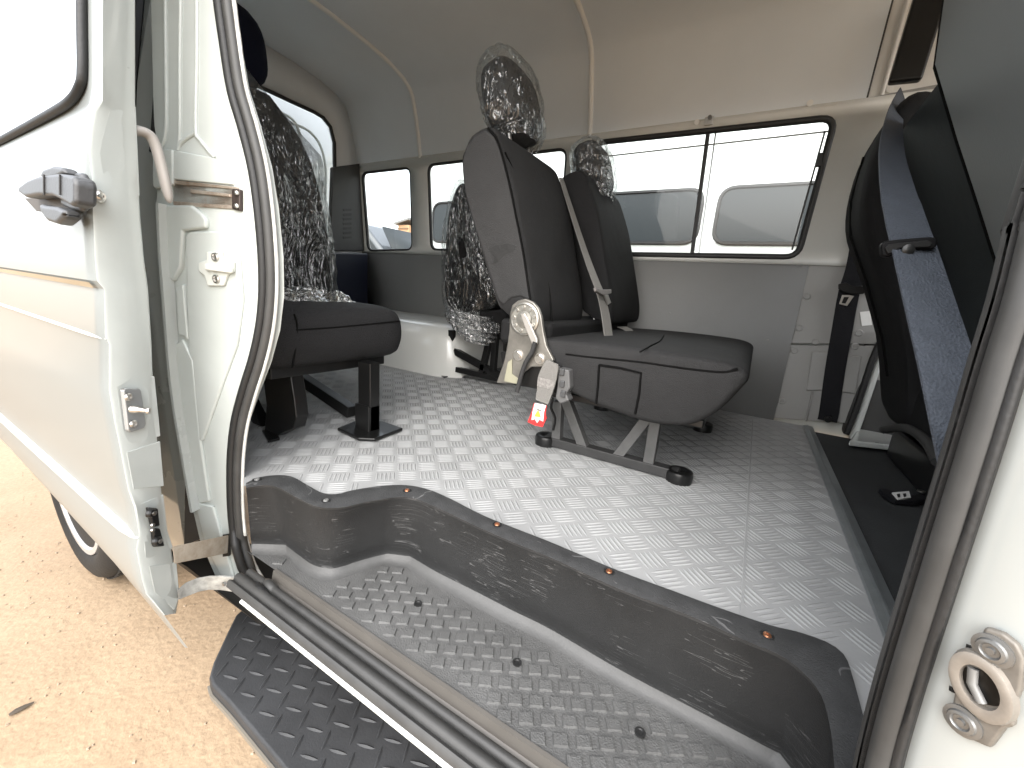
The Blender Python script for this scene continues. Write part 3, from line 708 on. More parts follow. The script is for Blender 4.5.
lw_.loft(rings); hk = lw_.build('hinge_hook', mat('cast_grey', (.34, .34, .32), .55, metal=.4, var=.35, vscale=60), door, smooth=50, bevel=.0012)
for px in ((197, 585), (224, 584)): M().lathe([(.004, -.003), (.004, .002), (0, .003)], onY(*px, .30), (0, -1, 0), 12).build('bolt', CHROME, hk)

# ================================================================ FAR SIDE WALL
BP, BN = (0, 1.885, .6), V((0, -1, -.07)).normalized()
def onB(x, y, d=0.): return onP(x, y, V(BP)+BN*d, BN)
def band_pt(X, z, d=0.): return V((X, 1.885-.07*(z-.6), z))+BN*d
wins = [[(363, 173), (411.5, 167.5), (413.5, 250), (369, 251)],
        [(429, 165), (568, 148.5), (560, 252), (432, 250)],
        [(596, 143), (836, 117.5), (798, 257.5), (586, 254)]]
holes = []; wl3 = []
for w in wins:
    P = rounded([onB(x, y) for x, y in w], .045); wl3.append(P); holes.append([(p.x, p.z) for p in P])
bs = sheet_with_holes([(-2.33, .6), (1.4, .6), (1.4, 1.12), (-2.33, 1.12)], holes, lambda a, b: band_pt(a, b))
band = bs.build('window_band', CREAM, van, smooth=10, solid=.024)
for P in wl3:
    q = M().tube([p+BN*.004 for p in P], .012 if P is wl3[2] else .0095, 8, closed=True).build('side_window', RUB, van, smooth=60)
    M().add([p-BN*.004 for p in P], [tuple(range(len(P)))]).build('pane', GLASS, q, smooth=0)
    if P is wl3[2]:
        dv = q
    if P is wl3[1]: q2 = q
M().bar(onB(708.5, 130), onB(692, 254), .016, .014, up=(1, 0, 0)).build('divider', RUB, dv, bevel=.002)
M().bar(onB(716, 131, -.006), onB(699, 253, -.006), .004, .006, up=(1, 0, 0)).build('sliding_frame', STRIP, dv)
M().bar(onB(825, 131, -.004), onB(792, 250, -.004), .006, .006, up=(1, 0, 0)).build('sliding_frame', RUB, dv)
M().bar(onB(600, 157, -.005), onB(832, 131, -.005), .004, .005, up=(0, 0, 1)).build('sliding_frame', mat('track_grey', (.25, .26, .26), .4), dv)
M().box(onB(821, 160, .006), (.028, .014, .045)).build('latch', BLACK, dv, bevel=.003)
M().box(onB(828, 158, .004), (.02, .012, .022)).build('latch_catch', BLACK, dv, bevel=.002)
M().bar(onB(502, 158, -.004), onB(498, 250, -.004), .014, .012, up=(1, 0, 0)).build('divider', RUB, q2, bevel=.002)

# lower lining board
M().add([(-2.33, 1.902, -.01), (.128, 1.902, -.01), (.128, 1.878, .612), (-2.33, 1.878, .612)], [(0, 1, 2, 3)]).build('side_lining', LINER, van, solid=.006)
for px in ((418, 293), (670, 313), (737, 262), (768, 340), (503, 355)):
    M().lathe([(.004, 0), (.003, .003), (0, .003)], onY(*px, 1.885), (0, -1, 0), 10).build('lining_clip', PIL, van)
# pillar in front of the windows, with plugs
PD = .006
def bprism(px, d, th): return M().prism([onB(x, y, d) for x, y in px], -BN*th)
pu = bprism([(833, 110), (842, 105), (856, 100.5), (871, 97), (900, 91), (960, 80), (965, 345), (786, 343.5), (801, 279), (794, 273), (793.5, 262), (803, 257), (838, 150), (842, 125), (839, 115)], PD, .006).build('pillar_trim', PIL, van, bevel=.003)
pl_ = bprism([(785.5, 345.5), (965, 346), (965, 424), (840, 423), (771, 418)], PD+.001, .006).build('pillar_trim', PIL, van, bevel=.003)
for par, lst in ((pu, ((800, 265), (807, 296.5), (799.5, 328), (816, 342), (859, 333))), (pl_, ((794.5, 350.5), (855, 346.5), (782, 401)))):
    for px in lst: M().lathe([(.0125, 0), (.012, .003), (.009, .0045), (.008, .003), (0, .003)], onB(*px, PD), BN, 18).build('trim_plug', PIL, par, smooth=40)
M().lathe([(.011, 0), (.0105, .003), (.004, .004), (0, .003)], onB(849, 115, PD), BN, 18).build('trim_plug', PIL, pu, smooth=40)
bprism([(806, 391), (812, 352), (833, 352), (829, 390)], PD+.010, .012).build('pocket', PIL, pl_, bevel=.005)
bprism([(838, 392), (842, 356), (862, 356), (856, 394)], PD+.010, .012).build('pocket', PIL, pl_, bevel=.005)
bprism([(860, 312), (870, 311), (872, 325), (862, 326)], PD+.002, .002).build('sticker', WHITE, pu)
M().tube([onB(813, 391, PD+.004), onB(806, 421, PD+.004)], .004, 6).build('pressed_rib', PIL, pl_, smooth=60)

# far front door opening
fs = M().tube(smoothpath([onY(x, y, 1.86) for x, y in ((886, 330), (873, 358), (864, 385), (854, 415), (846, 434))], 4), .010, 8).build('front_door_seal', RUB, van, smooth=60)
M().tube(smoothpath([onY(x, y, 1.88) for x, y in ((892, 335), (879, 362), (870, 388), (860, 418), (852, 440))], 4), .012, 8).build('seal_flange', PAINT, fs, smooth=60)
M().prism([onZ(x, y, .006) for x, y in ((848, 446), (868, 418), (905, 424), (950, 440), (948, 470), (900, 452))], (0, 0, .02)).build('front_step', PAINT, van, bevel=.005)
M().box((.9, 1.93, .3), (1.1, .05, .62)).build('front_door_card', TRIMD, van, bevel=.02)

# ================================================================ ROOF
prof = [(1.846, 1.112), (1.828, 1.20), (1.80, 1.31), (1.775, 1.385), (1.755, 1.415), (1.70, 1.448), (1.60, 1.477), (1.45, 1.497), (1.28, 1.508), (1.1, 1.51), (.92, 1.505), (.78, 1.492), (.66, 1.468), (.575, 1.43), (.53, 1.37), (.50, 1.29), (.485, 1.18)]
def arch_path(d=0., a=0, b=None):
    P = [V((0, y, z)) for y, z in prof][a:b]; out = []
    c = V((0, 1.15, .9))
    for p in P:
        q = (c-p); q.x = 0; out.append(p+q.normalized()*d)
    return out
def roof_strip(x0, x1, d): return M().loft([[V((x, p.y, p.z)) for p in arch_path(d)] for x in (x0, x0+(x1-x0)*.33, x0+(x1-x0)*.66, x1)], closed=False)
rl_ = roof_strip(-2.33, .176, 0).build('roof_lining', HEAD, van, smooth=40)
roof_strip(.176, 1.45, -.012).build('front_roof_lining', mat('front_lining', (.76, .76, .74), .6), van, smooth=40)
for X in (-1.765, -.77):
    M().tube([p+V((X, 0, 0)) for p in smoothpath(arch_path(.002, 0), 4)], .0115, 8, sx=1.).build('roof_bead', BEAD, van, smooth=60)
M().tube([p+V((.215, 0, 0)) for p in smoothpath(arch_path(-.008, 0), 4)], .006, 8).build('roof_bead', BEAD, van, smooth=60)
M().tube([p+V((.178, 0, 0)) for p in smoothpath(arch_path(-.002, 0), 4)], .003, 6).build('lining_edge', TRIMD, rl_, smooth=60)
# slim rail along the lower edge of the roof lining
M().tube([V((x, 1.842, 1.112)) for x in (-2.3, -1, .1)], .006, 8).build('lining_rail', CREAM, rl_, smooth=60)
M().loft([[V((x, p.y, p.z)) for p in arch_path(-.05)] for x in (-2.4, 0, 1.45)], closed=False).build('roof_skin', PAINT, van, smooth=40)
hook = M().box(onY(709, 121, 1.832), (.03, .012, .028)).build('coat_hook', CHROME, van, bevel=.002)
M().lathe([(.007, 0), (.007, .012), (.003, .012), (.003, .004), (0, .004)], onY(710, 118, 1.826), (0, -1, 0), 14).build('hook_ring', GREYST, hook)
for px, Y in (((484, 43), None), ((810, 103), 1.835), ((890, 89), 1.85), ((697, 122), 1.834)):
    c = onZ(*px, 1.475) if Y is None else onY(*px, Y)
    M().lathe([(.010, 0), (.0095, .004), (.004, .005), (0, .004)], c, (0, 0, -1) if Y is None else (0, -1, -.2), 14).build('lining_screw', BEAD, van, smooth=40)

# ================================================================ REAR END
RX = -2.30
op = [onX(x, y, RX) for x, y in ((257, 86.5), (290, 102), (312, 112), (322, 118), (329, 127), (333, 143), (333.5, 170), (331, 230), (328, 290))]
right = [(p.y, p.z) for p in op]; right[-1:] = [right[-1], (right[-1][0]-.01, .0)]
mir = [(2.3-y, z) for y, z in right]
opening = right + mir[::-1]
opening = [(y, z) for i, (y, z) in enumerate(opening)]
outer = [(y, z) for y, z in prof][::-1]
outer = [(.45, -.02)] + outer + [(1.905, .9), (1.905, -.02)]
opening = [(y, max(z, .03)) for y, z in opening]
rf = sheet_with_holes(outer, [opening], lambda a, b: V((RX, a, b))).build('rear_frame', mat('rear_frame_lining', (.70, .72, .73), .6), van, solid=.02)
M().tube([V((RX+.012, a, b)) for a, b in opening], .010, 8, closed=True).build('rear_seal', RUB, rf, smooth=60)
tg = M().add([(RX-.09, .5, -.05), (RX-.09, 1.85, -.05), (RX-.09, 1.80, .75), (RX-.16, 1.76, 1.42), (RX-.16, .54, 1.42), (RX-.09, .5, .75)], [(0, 1, 2, 5), (5, 2, 3, 4)]).build('tailgate', mat('tailgate_paint', (.72, .76, .74), .3, coat=.7), van, solid=.02)
for pa in ([(290, 122), (310, 132), (322, 150), (326, 180), (322, 235), (316, 290)], [(303, 180), (312, 184), (315, 210), (313, 250), (309, 292)], [(255, 105), (280, 112), (296, 124), (302, 150), (306, 190)]):
    M().tube(smoothpath([onX(x, y, RX-.10) for x, y in pa], 5), .008, 8).build('pressed_rib', mat('tailgate_rib', (.70, .74, .72), .35), tg, smooth=60)
ctm = M().prism([onX(x, y, RX+.035) for x, y in ((333, 167), (361, 163.5), (368, 251), (330, 251))], (-.03, 0, 0)).build('corner_trim', TRIMD, van, bevel=.006)
for k in range(7):
    y = 209+k*4.6
    M().prism([onX(x, yy, RX+.037) for x, yy in ((343, y), (351.5, y-.5), (351.5, y+1.8), (343.5, y+2.2))], (-.004, 0, 0)).build('vent_slot', BLACK, ctm)
M().prism([onX(x, y, RX+.12) for x, y in ((328, 253), (368, 253.5), (368, 325), (326, 325))], (-.14, 0, 0)).build('corner_box', NAVYB, van, bevel=.006)
# wheel housing inside the far wall
wh = M()
wh.loft([[V((x, 1.90, z0)), V((x, 1.46+i_, z0)), V((x, 1.455+i_, .10*sc)), V((x, 1.475+i_, .19*sc)), V((x, 1.52+i_, .235*sc)), V((x, 1.60+i_, .245*sc)), V((x, 1.90, .25*sc))] for x, i_, sc, z0 in ((-2.15, .0, 1, 0), (-1.50, 0, 1, 0), (-1.30, .0, 1, 0), (-1.23, .02, .96, 0), (-1.19, .05, .86, 0), (-1.17, .07, .6, 0), (-1.165, .075, .05, 0))], closed=False)
wh.build('wheel_housing', HOUS, van, smooth=50)
# cab: front floor edge and lower near door, mostly out of frame
M().add([(.45, .325, -.3), (1.4, .325, -.3), (1.4, .335, .5), (.45, .335, .5)], [(0, 1, 2, 3)]).build('front_door', PAINT, van, solid=.04)
M().box((1.42, 1.15, .2), (.2, 1.5, .7)).build('dashboard', TRIMD, van, bevel=.05)
M().add([(-2.4, .66, -.03), (1.4, .66, -.03), (1.4, 1.9, -.03), (-2.4, 1.9, -.03)], [(0, 1, 2, 3)]).build('floor_pan', mat('floor_pan_paint', (.3, .3, .28), .6), van)
M().add([(-2.4, 1.94, -.3), (1.4, 1.94, -.3), (1.4, 1.94, .59), (-2.4, 1.94, .59)], [(0, 1, 2, 3)]).build('far_side_skin', PAINT, van)
# ================================================================ SEATS
def Yp(Y): return lambda x, y: onY(x, y, Y)
def film_shell(rings_fn, nu, nv, amp, seed, freq=(9, 9, 9), fold=.5):
    """closed crumpled sleeve; rings_fn(u,v) -> point, outward normal"""
    def f(u, v):
        p, n = rings_fn(u, v)
        q = V((p.x*freq[0]+seed, p.y*freq[1], p.z*freq[2]))
        a = 1-2*abs(noise.noise(q)); b = 1-2*abs(noise.noise(q*2.3+V((3, 1, 7)))); c = noise.noise(q*6)
        return p + n*(amp*(.6*a+.45*b*fold+.2*c))
    return M().grid(f, nu, nv)

# ---------------------------------------------------------------- double bench in the middle
bench = thing('double_seat', (-.3, 1.3, 0), 'charcoal double seat in the middle of the aluminium floor, hinge plate on its near side', 'seat')
BY0, BY1 = .95, 1.32
side_px = [(460, 160), (463, 148), (470, 134), (485, 125), (494, 128), (500, 140), (512, 180), (519, 215), (525, 250), (530, 280), (533, 306), (530, 324), (516, 322), (503, 312), (497, 303), (480, 250), (470, 218), (463, 192)]
prof0 = [onY(x, y, BY0) for x, y in side_px]
mm = M(); N_ = len(prof0)
def backblock(prof, y0, y1, dx=0., taper=.012):
    ctr = V((sum(p.x for p in prof)/len(prof), 0, sum(p.z for p in prof)/len(prof))); rings = []
    w = y1-y0
    for t, s_ in ((0, .90), (.012, .955), (.035, .985), (.075, 1), (.5, 1.004), (.925, 1), (.965, .985), (.988, .955), (1, .90)):
        rings.append([V((ctr.x+(p.x-ctr.x)*(1-(1-s_)*.9)+dx, y0+w*t, ctr.z+(p.z-ctr.z)*(1-(1-s_)*.45))) for p in smoothpath([V((q.x, 0, q.z)) for q in prof], 3, closed=True)])
    return M().loft(rings)
back = backblock(prof0, BY0, BY1).build('backrest', FAB, bench, smooth=50)
# paler side panel with its piping
sp_px = [(461, 162), (466, 146), (475, 134), (485, 129), (494, 136), (499, 147), (510, 182), (517, 216), (523, 251), (528, 281), (531, 303), (520, 297), (510, 299), (503, 306), (497, 300), (481, 250), (471, 218), (464, 192)]
spn = M().prism([onY(x, y, BY0-.004) for x, y in sp_px], (0, .02, 0)).build('side_panel', FABG, back, bevel=.008, seg=3)
M().tube(smoothpath([onY(x, y, BY0-.003) for x, y in ((488, 128), (498, 142), (509, 182), (516, 216), (523, 251), (528, 284), (531, 305))], 4), .0035, 6).build('piping', SEAM, back, smooth=60)
M().prism([onY(x, y, BY0-.0045) for x, y in ((488, 249), (495, 245), (509, 243), (517, 246), (513, 252), (505, 254), (498, 262), (493, 264), (494, 257))], (0, .003, 0)).build('scuff', mat('scuff_dark', (.014, .014, .014), .6, bump=.6, bscale=40), spn, bevel=.001)
# front face: plane through the near front edge
f0 = onY(500, 140, BY0); f1 = onY(531, 300, BY0)
FNn = V((f0.z-f1.z, 0, f1.x-f0.x)).normalized()
def onFr(x, y, d=0.): return onP(x, y, f1+FNn*d, FNn)
for pa in ([(516, 176), (528, 212), (540, 250), (549, 290), (552, 322)], [(524, 206), (536, 210), (552, 216), (567, 222)], [(505, 152), (516, 176)]):
    M().tube(smoothpath([onFr(x, y, .006) for x, y in pa], 4), .0028, 6).build('seam', SEAM, back, smooth=60)
# far backrest
back2 = backblock(prof0, BY1+.035, 1.74, dx=.085).build('backrest', FABD, bench, smooth=50)
back2.name = 'backrest'
for pa in ([(604, 243), (614, 245), (630, 252)],):
    M().tube(smoothpath([onFr(x, y, .088) for x, y in pa], 4), .0028, 6).build('seam', SEAM, back2, smooth=60)
# headrests
def headrest(c, hy, hx, hz, lean, material, parent):
    rings = []; t_ = V((lean, 0, 1)).normalized(); a_ = V((1, 0, -lean)).normalized()
    for k in range(13):
        u = -1+2*k/12; s_ = max(.05, (1-abs(u)**3.2))**.45
        rings.append([c+t_*(u*hz)+a_*q+V((0, p, 0)) for p, q in rr(hy*s_, hx*s_, 28, 3.2)])
    h = M().loft(rings).build('headrest', material, parent, smooth=70)
    for s_ in (-.5, .5): M().tube([c+t_*(-hz*1.45)+V((0, s_*hy, 0)), c-t_*(hz*.7)+V((0, s_*hy, 0))], .006, 8).build('post', CHROME, h, smooth=60)
    return h
hc1 = onY(513, 106, 1.135); hc2 = onY(594, 172, 1.535)
headrest(hc1, .112, .056, .112, -.3, FABG, bench)
headrest(hc2, .108, .054, .098, -.3, FABG, bench)
# cushion
cpx = [(548, 338), (560, 333), (590, 336), (640, 346), (700, 352), (728, 352), (743, 352), (747, 362), (741, 382), (727, 402), (708, 419), (690, 426), (665, 424), (640, 418), (600, 405), (572, 391), (556, 375), (549, 355)]
CY0, CY1 = .90, 1.70
cp = []
for (X_, Z_) in ((-.505, .295), (-.45, .314), (-.36, .320), (-.24, .323), (-.12, .322), (-.04, .318), (-.004, .308), (.007, .290), (-.004, .265), (-.03, .22), (-.06, .188), (-.09, .170), (-.14, .160), (-.20, .160), (-.28, .172), (-.35, .190), (-.41, .205), (-.47, .225), (-.505, .26)):
    cp.append(V((X_, 0, Z_)))
def slab(prof, y0, y1, nearr=.03):
    rings = []; P = smoothpath(prof, 3, closed=True); c = V((sum(p.x for p in P)/len(P), 0, sum(p.z for p in P)/len(P)))
    for a, d in ((0, nearr), (nearr*.12, nearr*.6), (nearr*.35, nearr*.28), (nearr*.8, .002), (nearr*1.6, 0)):
        rings.append([V((p.x, y0+a, p.z)) + (c-p).normalized()*d for p in P])
    rings += [[V((q.x, y1-(q.y-y0), q.z)) for q in r_] for r_ in rings[::-1]]
    return M().loft(rings)
cu = slab(cp, CY0, CY1, .02).build('cushion', FAB, bench, smooth=60)
M().tube(smoothpath([onY(x, y, CY0+.002) for x, y in ((566, 354), (590, 357), (640, 362), (690, 369), (722, 372), (738, 369))], 4), .0035, 6).build('piping', SEAM, cu, smooth=60)
M().tube([onY(x, y, CY0-.001) for x, y in ((599, 365), (620, 368), (641, 373), (639, 395), (635, 414))], .0028, 6).build('seam', SEAM, cu, smooth=60)
M().tube([onY(x, y, CY0-.001) for x, y in ((599, 365), (598, 385), (596, 404))], .0028, 6).build('seam', SEAM, cu, smooth=60)
M().tube([onY(x, y, CY0+.002) for x, y in ((573, 354), (572, 372), (573, 390))], .0022, 6).build('seam', SEAM, cu, smooth=60)
for pa in ([(664, 335), (660, 341), (650, 346), (640, 352)],):
    M().tube(smoothpath([onZ(x, y, .3245) for x, y in pa], 3), .0018, 6).build('seam', SEAM, cu, smooth=60)
# hinge (recliner) plates on the near side
HY = .882
hp = M().prism([onY(x, y, HY) for x, y in ((509.5, 314), (512, 305), (517.5, 300.5), (525, 298.5), (533, 302), (538, 308), (541, 316), (543, 330), (546, 345), (553.5, 360), (550, 366), (540, 367), (531, 367), (524, 372), (519, 378), (514, 384), (496, 383), (500, 372), (504, 360), (507, 345), (509, 330))], (0, .012, 0)).build('hinge_plate', mat('hinge_steel', (.22, .21, .19), .4, metal=.7, var=.2, vscale=25), bench, bevel=.003)
hc = onY(524.5, 319, HY-.001)
M().lathe([(.040, 0), (.040, .003), (.036, .0045), (.034, .002), (.022, .002), (.020, .005), (.008, .006), (.007, .009), (0, .009)], hc, (0, -1, 0), 32).build('hinge_disc', mat('disc_steel', (.36, .35, .32), .35, metal=.85, var=.2, vscale=30), hp, smooth=40)
for k in range(9):
    a = 2*math.pi*k/9+.3
    M().lathe([(.0045, .002), (.004, .005), (0, .005)], hc+V((math.cos(a)*.029, 0, math.sin(a)*.029)), (0, -1, 0), 10).build('rivet', CHROME, hp)
M().prism([onY(x, y, HY-.012) for x, y in ((520, 314), (524, 313), (527, 317), (532, 328), (537, 339), (537, 344), (532, 345), (529, 338), (524, 326))], (0, .006, 0)).build('lever', mat('lever_steel', (.45, .43, .40), .4, metal=.6), hp, bevel=.0025)
M().tube(smoothpath([onY(x, y, HY-.012) for x, y in ((535, 342), (532, 352), (526, 362), (521, 376), (517, 392))], 4), [.006]*17, 8).build('pull_strap', FABG, hp, smooth=60)
for px in ((518.5, 355), (540, 358.5)):
    M().lathe([(.0115, 0), (.0115, .002), (.0095, .003), (.009, .009), (0, .009)], onY(*px, HY), (0, -1, 0), 6).build('bolt', CHROME, hp)
    M().lathe([(.014, 0), (.014, .002), (.0, .002)], onY(*px, HY), (0, -1, 0), 20).build('washer', CHROME, hp)
M().prism([onY(x, y, HY-.003) for x, y in ((504, 381), (508, 362), (512, 359), (512, 374), (519, 379), (517, 384))], (0, .002, 0)).build('primer_patch', mat('primer_cream', (.27, .26, .19), .5), hp)
M().prism([onY(x, y, HY+.014) for x, y in ((500, 352), (512, 350), (560, 366), (572, 392), (560, 395), (530, 388), (505, 384))], (0, .05, 0)).build('shade_block', BLACK, bench, bevel=.004)  # black block standing in for the shadow behind the hinge plate
M().prism([onY(x, y, HY-.004) for x, y in ((558, 368), (569, 370), (570, 388), (566, 394), (569, 401), (560, 404), (555, 398), (557, 386))], (0, .03, 0)).build('buckle', mat('buckle_grey', (.10, .10, .10), .5), bench, bevel=.004)
for (x, y) in ((562, 372), (562, 384), (563, 394)): M().box(onY(x, y, HY-.006), (.012, .006, .016)).build('buckle_clip', GREYP, bench, bevel=.002)
# buckle strap with its red and white tag
stp = [onY(x, y, HY-.014) for x, y in ((553, 362), (550, 370), (547, 380), (545, 390), (542, 402))]
st = M().ribbon(smoothpath(stp, 4), (1, 0, -.35), lambda i: [.028, .034, .038, .040, .042, .044, .046, .047, .047, .047, .046, .044, .042, .040, .038, .036, .034][min(i, 16)], .002).build('buckle_strap', BELTG, bench)
M().prism([onY(x, y, HY-.017) for x, y in ((538, 377), (555, 381), (553, 390), (537, 386))], (0, .001, 0)).build('woven_patch', mat('patch_grey', (.20, .19, .18), .6, var=.4, vscale=150), st)
tgm = M().prism([onY(x, y, HY-.019) for x, y in ((534, 403), (546.5, 405.5), (545.5, 414), (546.5, 418), (542.5, 427), (535, 425.5), (527.5, 422), (531.5, 412))], (0, .0015, 0)).build('tag', RED, st)
M().prism([onY(x, y, HY-.0195) for x, y in ((535, 403), (546, 405.3), (544, 412), (543, 421.5), (539.5, 419.5), (537, 423), (535, 419), (531.5, 420), (532.5, 412))], (0, .001, 0)).build('tag_label', WHITE, tgm)
M().prism([onY(x, y, HY-.0200) for x, y in ((537, 411), (539, 411), (541, 417.5), (534, 416.5))], (0, .0006, 0)).build('tag_mark', YEL, tgm)
M().prism([onY(x, y, HY-.0203) for x, y in ((537, 409), (541, 409.8), (541, 411), (537, 410.4))], (0, .0006, 0)).build('tag_mark', RUB, tgm)
# seat belt between the two backs
bl = smoothpath([onFr(x, y, d) for x, y, d in ((561, 178, .010), (568, 200, .02), (577, 228, .04), (587, 258, .07), (596, 282, .10), (600, 292, .11), (605, 312, .115), (609, 340, .12))], 4)
bl2 = M().ribbon(bl, lambda i: V((.25, 1, 0)), lambda i: .022+.020*min(1, i/24), .0012).build('seat_belt', BELTG, bench)
M().prism([onFr(x, y, .118) for x, y in ((593, 288), (600, 290), (609, 290), (609, 294), (601, 296), (594, 292))], FNn*.008).build('belt_slider', mat('slider_grey', (.16, .15, .145), .4), bl2, bevel=.002)
M().prism([onFr(x, y, .121) for x, y in ((603, 295), (607, 295), (610, 303), (607, 305))], FNn*.004).build('tongue', CHROME, bl2, bevel=.001)
for (x, y, d) in ((594.5, 316, .012), (620, 314.5, .062)):
    M().prism([onFr(x-1.3, y-3, d), onFr(x+1.5, y-3, d), onFr(x+1.7, y+3.5, d), onFr(x-1, y+3.5, d)], FNn*.003).build('side_label', WHITE, bench)
M().box((-.53, 1.33, .315), (.16, .74, .07)).build('gap_filler', FABD, bench, bevel=.015)  # black filler added to keep the gap between backs and cushion dark
M().ribbon([onFr(622, 327, .07), onFr(627, 329, .09), onFr(633, 334, .11)], (0.1, 1, .1), .045, .0015).build('belt_stub', BELTG, bench)
# frame: two floor rails with feet, V legs
def leg(a, b, Y, material, w=.024):
    return M().bar(onY(*a, Y), onY(*b, Y), w, .024, up=(0, 1, 0)).build('leg', material, bench, bevel=.002)
RAILY = 1.02
LEGM = mat('leg_steel', (.085, .085, .084), .5, metal=.2, var=.2, vscale=20)
for dY in (0, .50):
    x0 = onZ(541, 443, .012); x1 = onZ(677, 480, .012)
    a = V((x0.x, RAILY+dY, .016)); b = V((x1.x, RAILY+dY, .016))
    rl2 = M().bar(a, b, .032, .026).build('rail', mat('rail_steel', (.035, .035, .035), .5, spec=.3, var=.2, vscale=20), bench, bevel=.003)
    for c in (a, b):
        M().lathe([(.031, -.014), (.032, .006), (.030, .013), (.024, .016), (.014, .014), (.009, .011), (0, .011)], c+V((0, 0, -.002)), (0, 0, 1), 28).build('foot', BLACK, rl2, smooth=40)
    for (p, q) in (((559, 401), (557, 444)), ((565, 396), (586, 452)), ((648, 417), (614, 461)), ((656, 420), (648, 468))):
        A = onY(*p, RAILY); B_ = onY(*q, RAILY); A.y += dY; B_.y += dY
        M().bar(A, B_, .026, .026, up=(0, 1, 0)).build('leg', LEGM, bench, bevel=.002)
M().box((-.26, 1.28, .165), (.40, .62, .02)).build('seat_pan', BLACK, bench, bevel=.004)
M().tube(smoothpath([onY(x, y, .985) for x, y in ((553, 398), (551, 408), (555, 418), (553, 430))], 3), .004, 6).build('cable', BLACK, bench, smooth=60)

# ---- clear plastic over the two headrests
def wrap(name, c, hy, hx, hz, lean, label, seed, parent=None, peak=.0):
    t_ = V((lean, 0, 1)).normalized(); a_ = V((1, 0, -lean)).normalized()
    def fn(u, v):
        th = 2*math.pi*u; w = -1+2*v; s_ = max(.02, 1-abs(w)**3.0)**.42
        if w < 0: s_ = max(s_, .80-.15*w*w)
        cx_, sy_ = math.cos(th), math.sin(th); e = 2/2.8
        p = math.copysign(abs(cx_)**e, cx_); q = math.copysign(abs(sy_)**e, sy_)
        P = c+t_*(w*hz+peak*max(0, w)**3*(.6+.4*math.sin(3*th)))+V((0, p*hy*s_, 0))+a_*(q*hx*s_)
        n = (V((0, cx_, 0))+a_*sy_+t_*(.8*max(0, w)**3)).normalized()
        return P, n
    return tag(film_shell(fn, 96, 64, .011, seed, (16, 16, 13), 1.).build(name, FILM, None, smooth=28, loc=c-t_*hz), label, 'plastic wrap', 'clear plastic over the seats')
wrap('plastic_wrap', hc1+V((0, 0, .004)), .119, .063, .122, -.3, 'crumpled clear plastic bag over the nearer, taller headrest of the double seat', 1.3, peak=.020)
wrap('plastic_wrap', hc2+V((0, 0, -.002)), .110, .060, .108, -.3, 'crumpled clear plastic bag over the farther headrest beside the long window', 8.1)

# ---------------------------------------------------------------- single seat beside the door (rear)
js = thing('single_seat', (-1.1, .68, 0), 'single charcoal seat right behind the door opening, on a black post with square foot', 'seat')
# cushion: profile in X-Z, front face towards the cab, swept across its width
jprof = [(-1.40, .30), (-1.36, .345), (-1.2, .355), (-1.05, .356), (-.955, .352), (-.915, .338), (-.900, .312), (-.896, .27), (-.902, .235), (-.918, .212), (-.96, .203), (-1.1, .20), (-1.3, .20), (-1.39, .22)]
JY0, JY1 = .465, .893
P_ = smoothpath([V((a, 0, b)) for a, b in jprof], 4, closed=True); jr_ = []
for a, sx_, sz_ in ((0, .90, .62), (.006, .945, .78), (.016, .975, .90), (.034, .993, .97), (.06, 1, 1), (.5*(JY1-JY0), 1.004, 1.01)):
    jr_.append([V((-1.15+(p.x+1.15)*sx_, JY0+a, .278+(p.z-.278)*sz_)) for p in P_])
jr_ += [[V((q.x, JY0+JY1-q.y, q.z)) for q in r_] for r_ in jr_[-2::-1]]
jc = M().loft(jr_).build('cushion', FABM, js, smooth=60)
M().tube(smoothpath([onX(x, y, -.8985) for x, y in ((294, 314), (297, 324), (296, 345), (292, 368))], 3), .0022, 6).build('seam', SEAM, jc, smooth=60)
M().tube(smoothpath([onX(x, y, -.897) for x, y in ((296, 330), (340, 327), (380, 323), (400, 321))], 3), .0018, 6).build('seam', SEAM, jc, smooth=60)
def leanback(parent, name, zs, xs_, hws, hds, cy, material, e=5.):
    rings = []
    n = 20
    for k in range(n+1):
        t = k/n; z = zs[0]+(zs[1]-zs[0])*t; x = xs_[0]+(xs_[1]-xs_[0])*t
        j = t*(len(hws)-1); a = int(min(j, len(hws)-2)); fr = j-a
        hw = hws[a]+(hws[a+1]-hws[a])*fr; hd_ = hds[a]+(hds[a+1]-hds[a])*fr
        rings.append([V((x+q, cy+p, z)) for p, q in rr(hw, hd_, 36, e)])
    return M().loft(rings).build(name, material, parent, smooth=60)
JB = dict(zs=(.33, .955), xs_=(-1.32, -1.42))
jb = leanback(js, 'backrest', JB['zs'], JB['xs_'], [.20, .225, .23, .232, .23, .222, .205, .17, .10], [.05, .06, .06, .055, .05, .045, .04, .034, .015], .715, FABD, 4.)
hj = onX(250, 52, -1.43)
headrest(V((-1.43, .705, hj.z)), .105, .045, .115, -.15, NAVY, js)
pb0 = onZ(369, 431, .004)
def fbox(c, s, nm, par, bev=.003, mt=None): return M().box(c, s).build(nm, mt or BLACK, par, bevel=bev)
fp = M().prism([onZ(x, y, .003) for x, y in ((337, 431), (357, 423), (383, 424), (403, 431), (375, 442), (358, 441))], (0, 0, .010)).build('foot_plate', BLACK, js, bevel=.004)
M().bar((pb0.x, pb0.y, .01), (pb0.x, pb0.y, .205), .050, .034, up=(0, 1, 0)).build('post', BLACK, js, bevel=.003)
M().bar((pb0.x-.004, pb0.y-.002, .01), (pb0.x-.004, pb0.y-.002, .085), .058, .040, up=(0, 1, 0)).build('post_sleeve', BLACK, js, bevel=.003)
M().bar(onY(286, 368, .80), onY(352, 412, .80), .036, .034, up=(0, 1, 0)).build('brace', BLACK, js, bevel=.003)
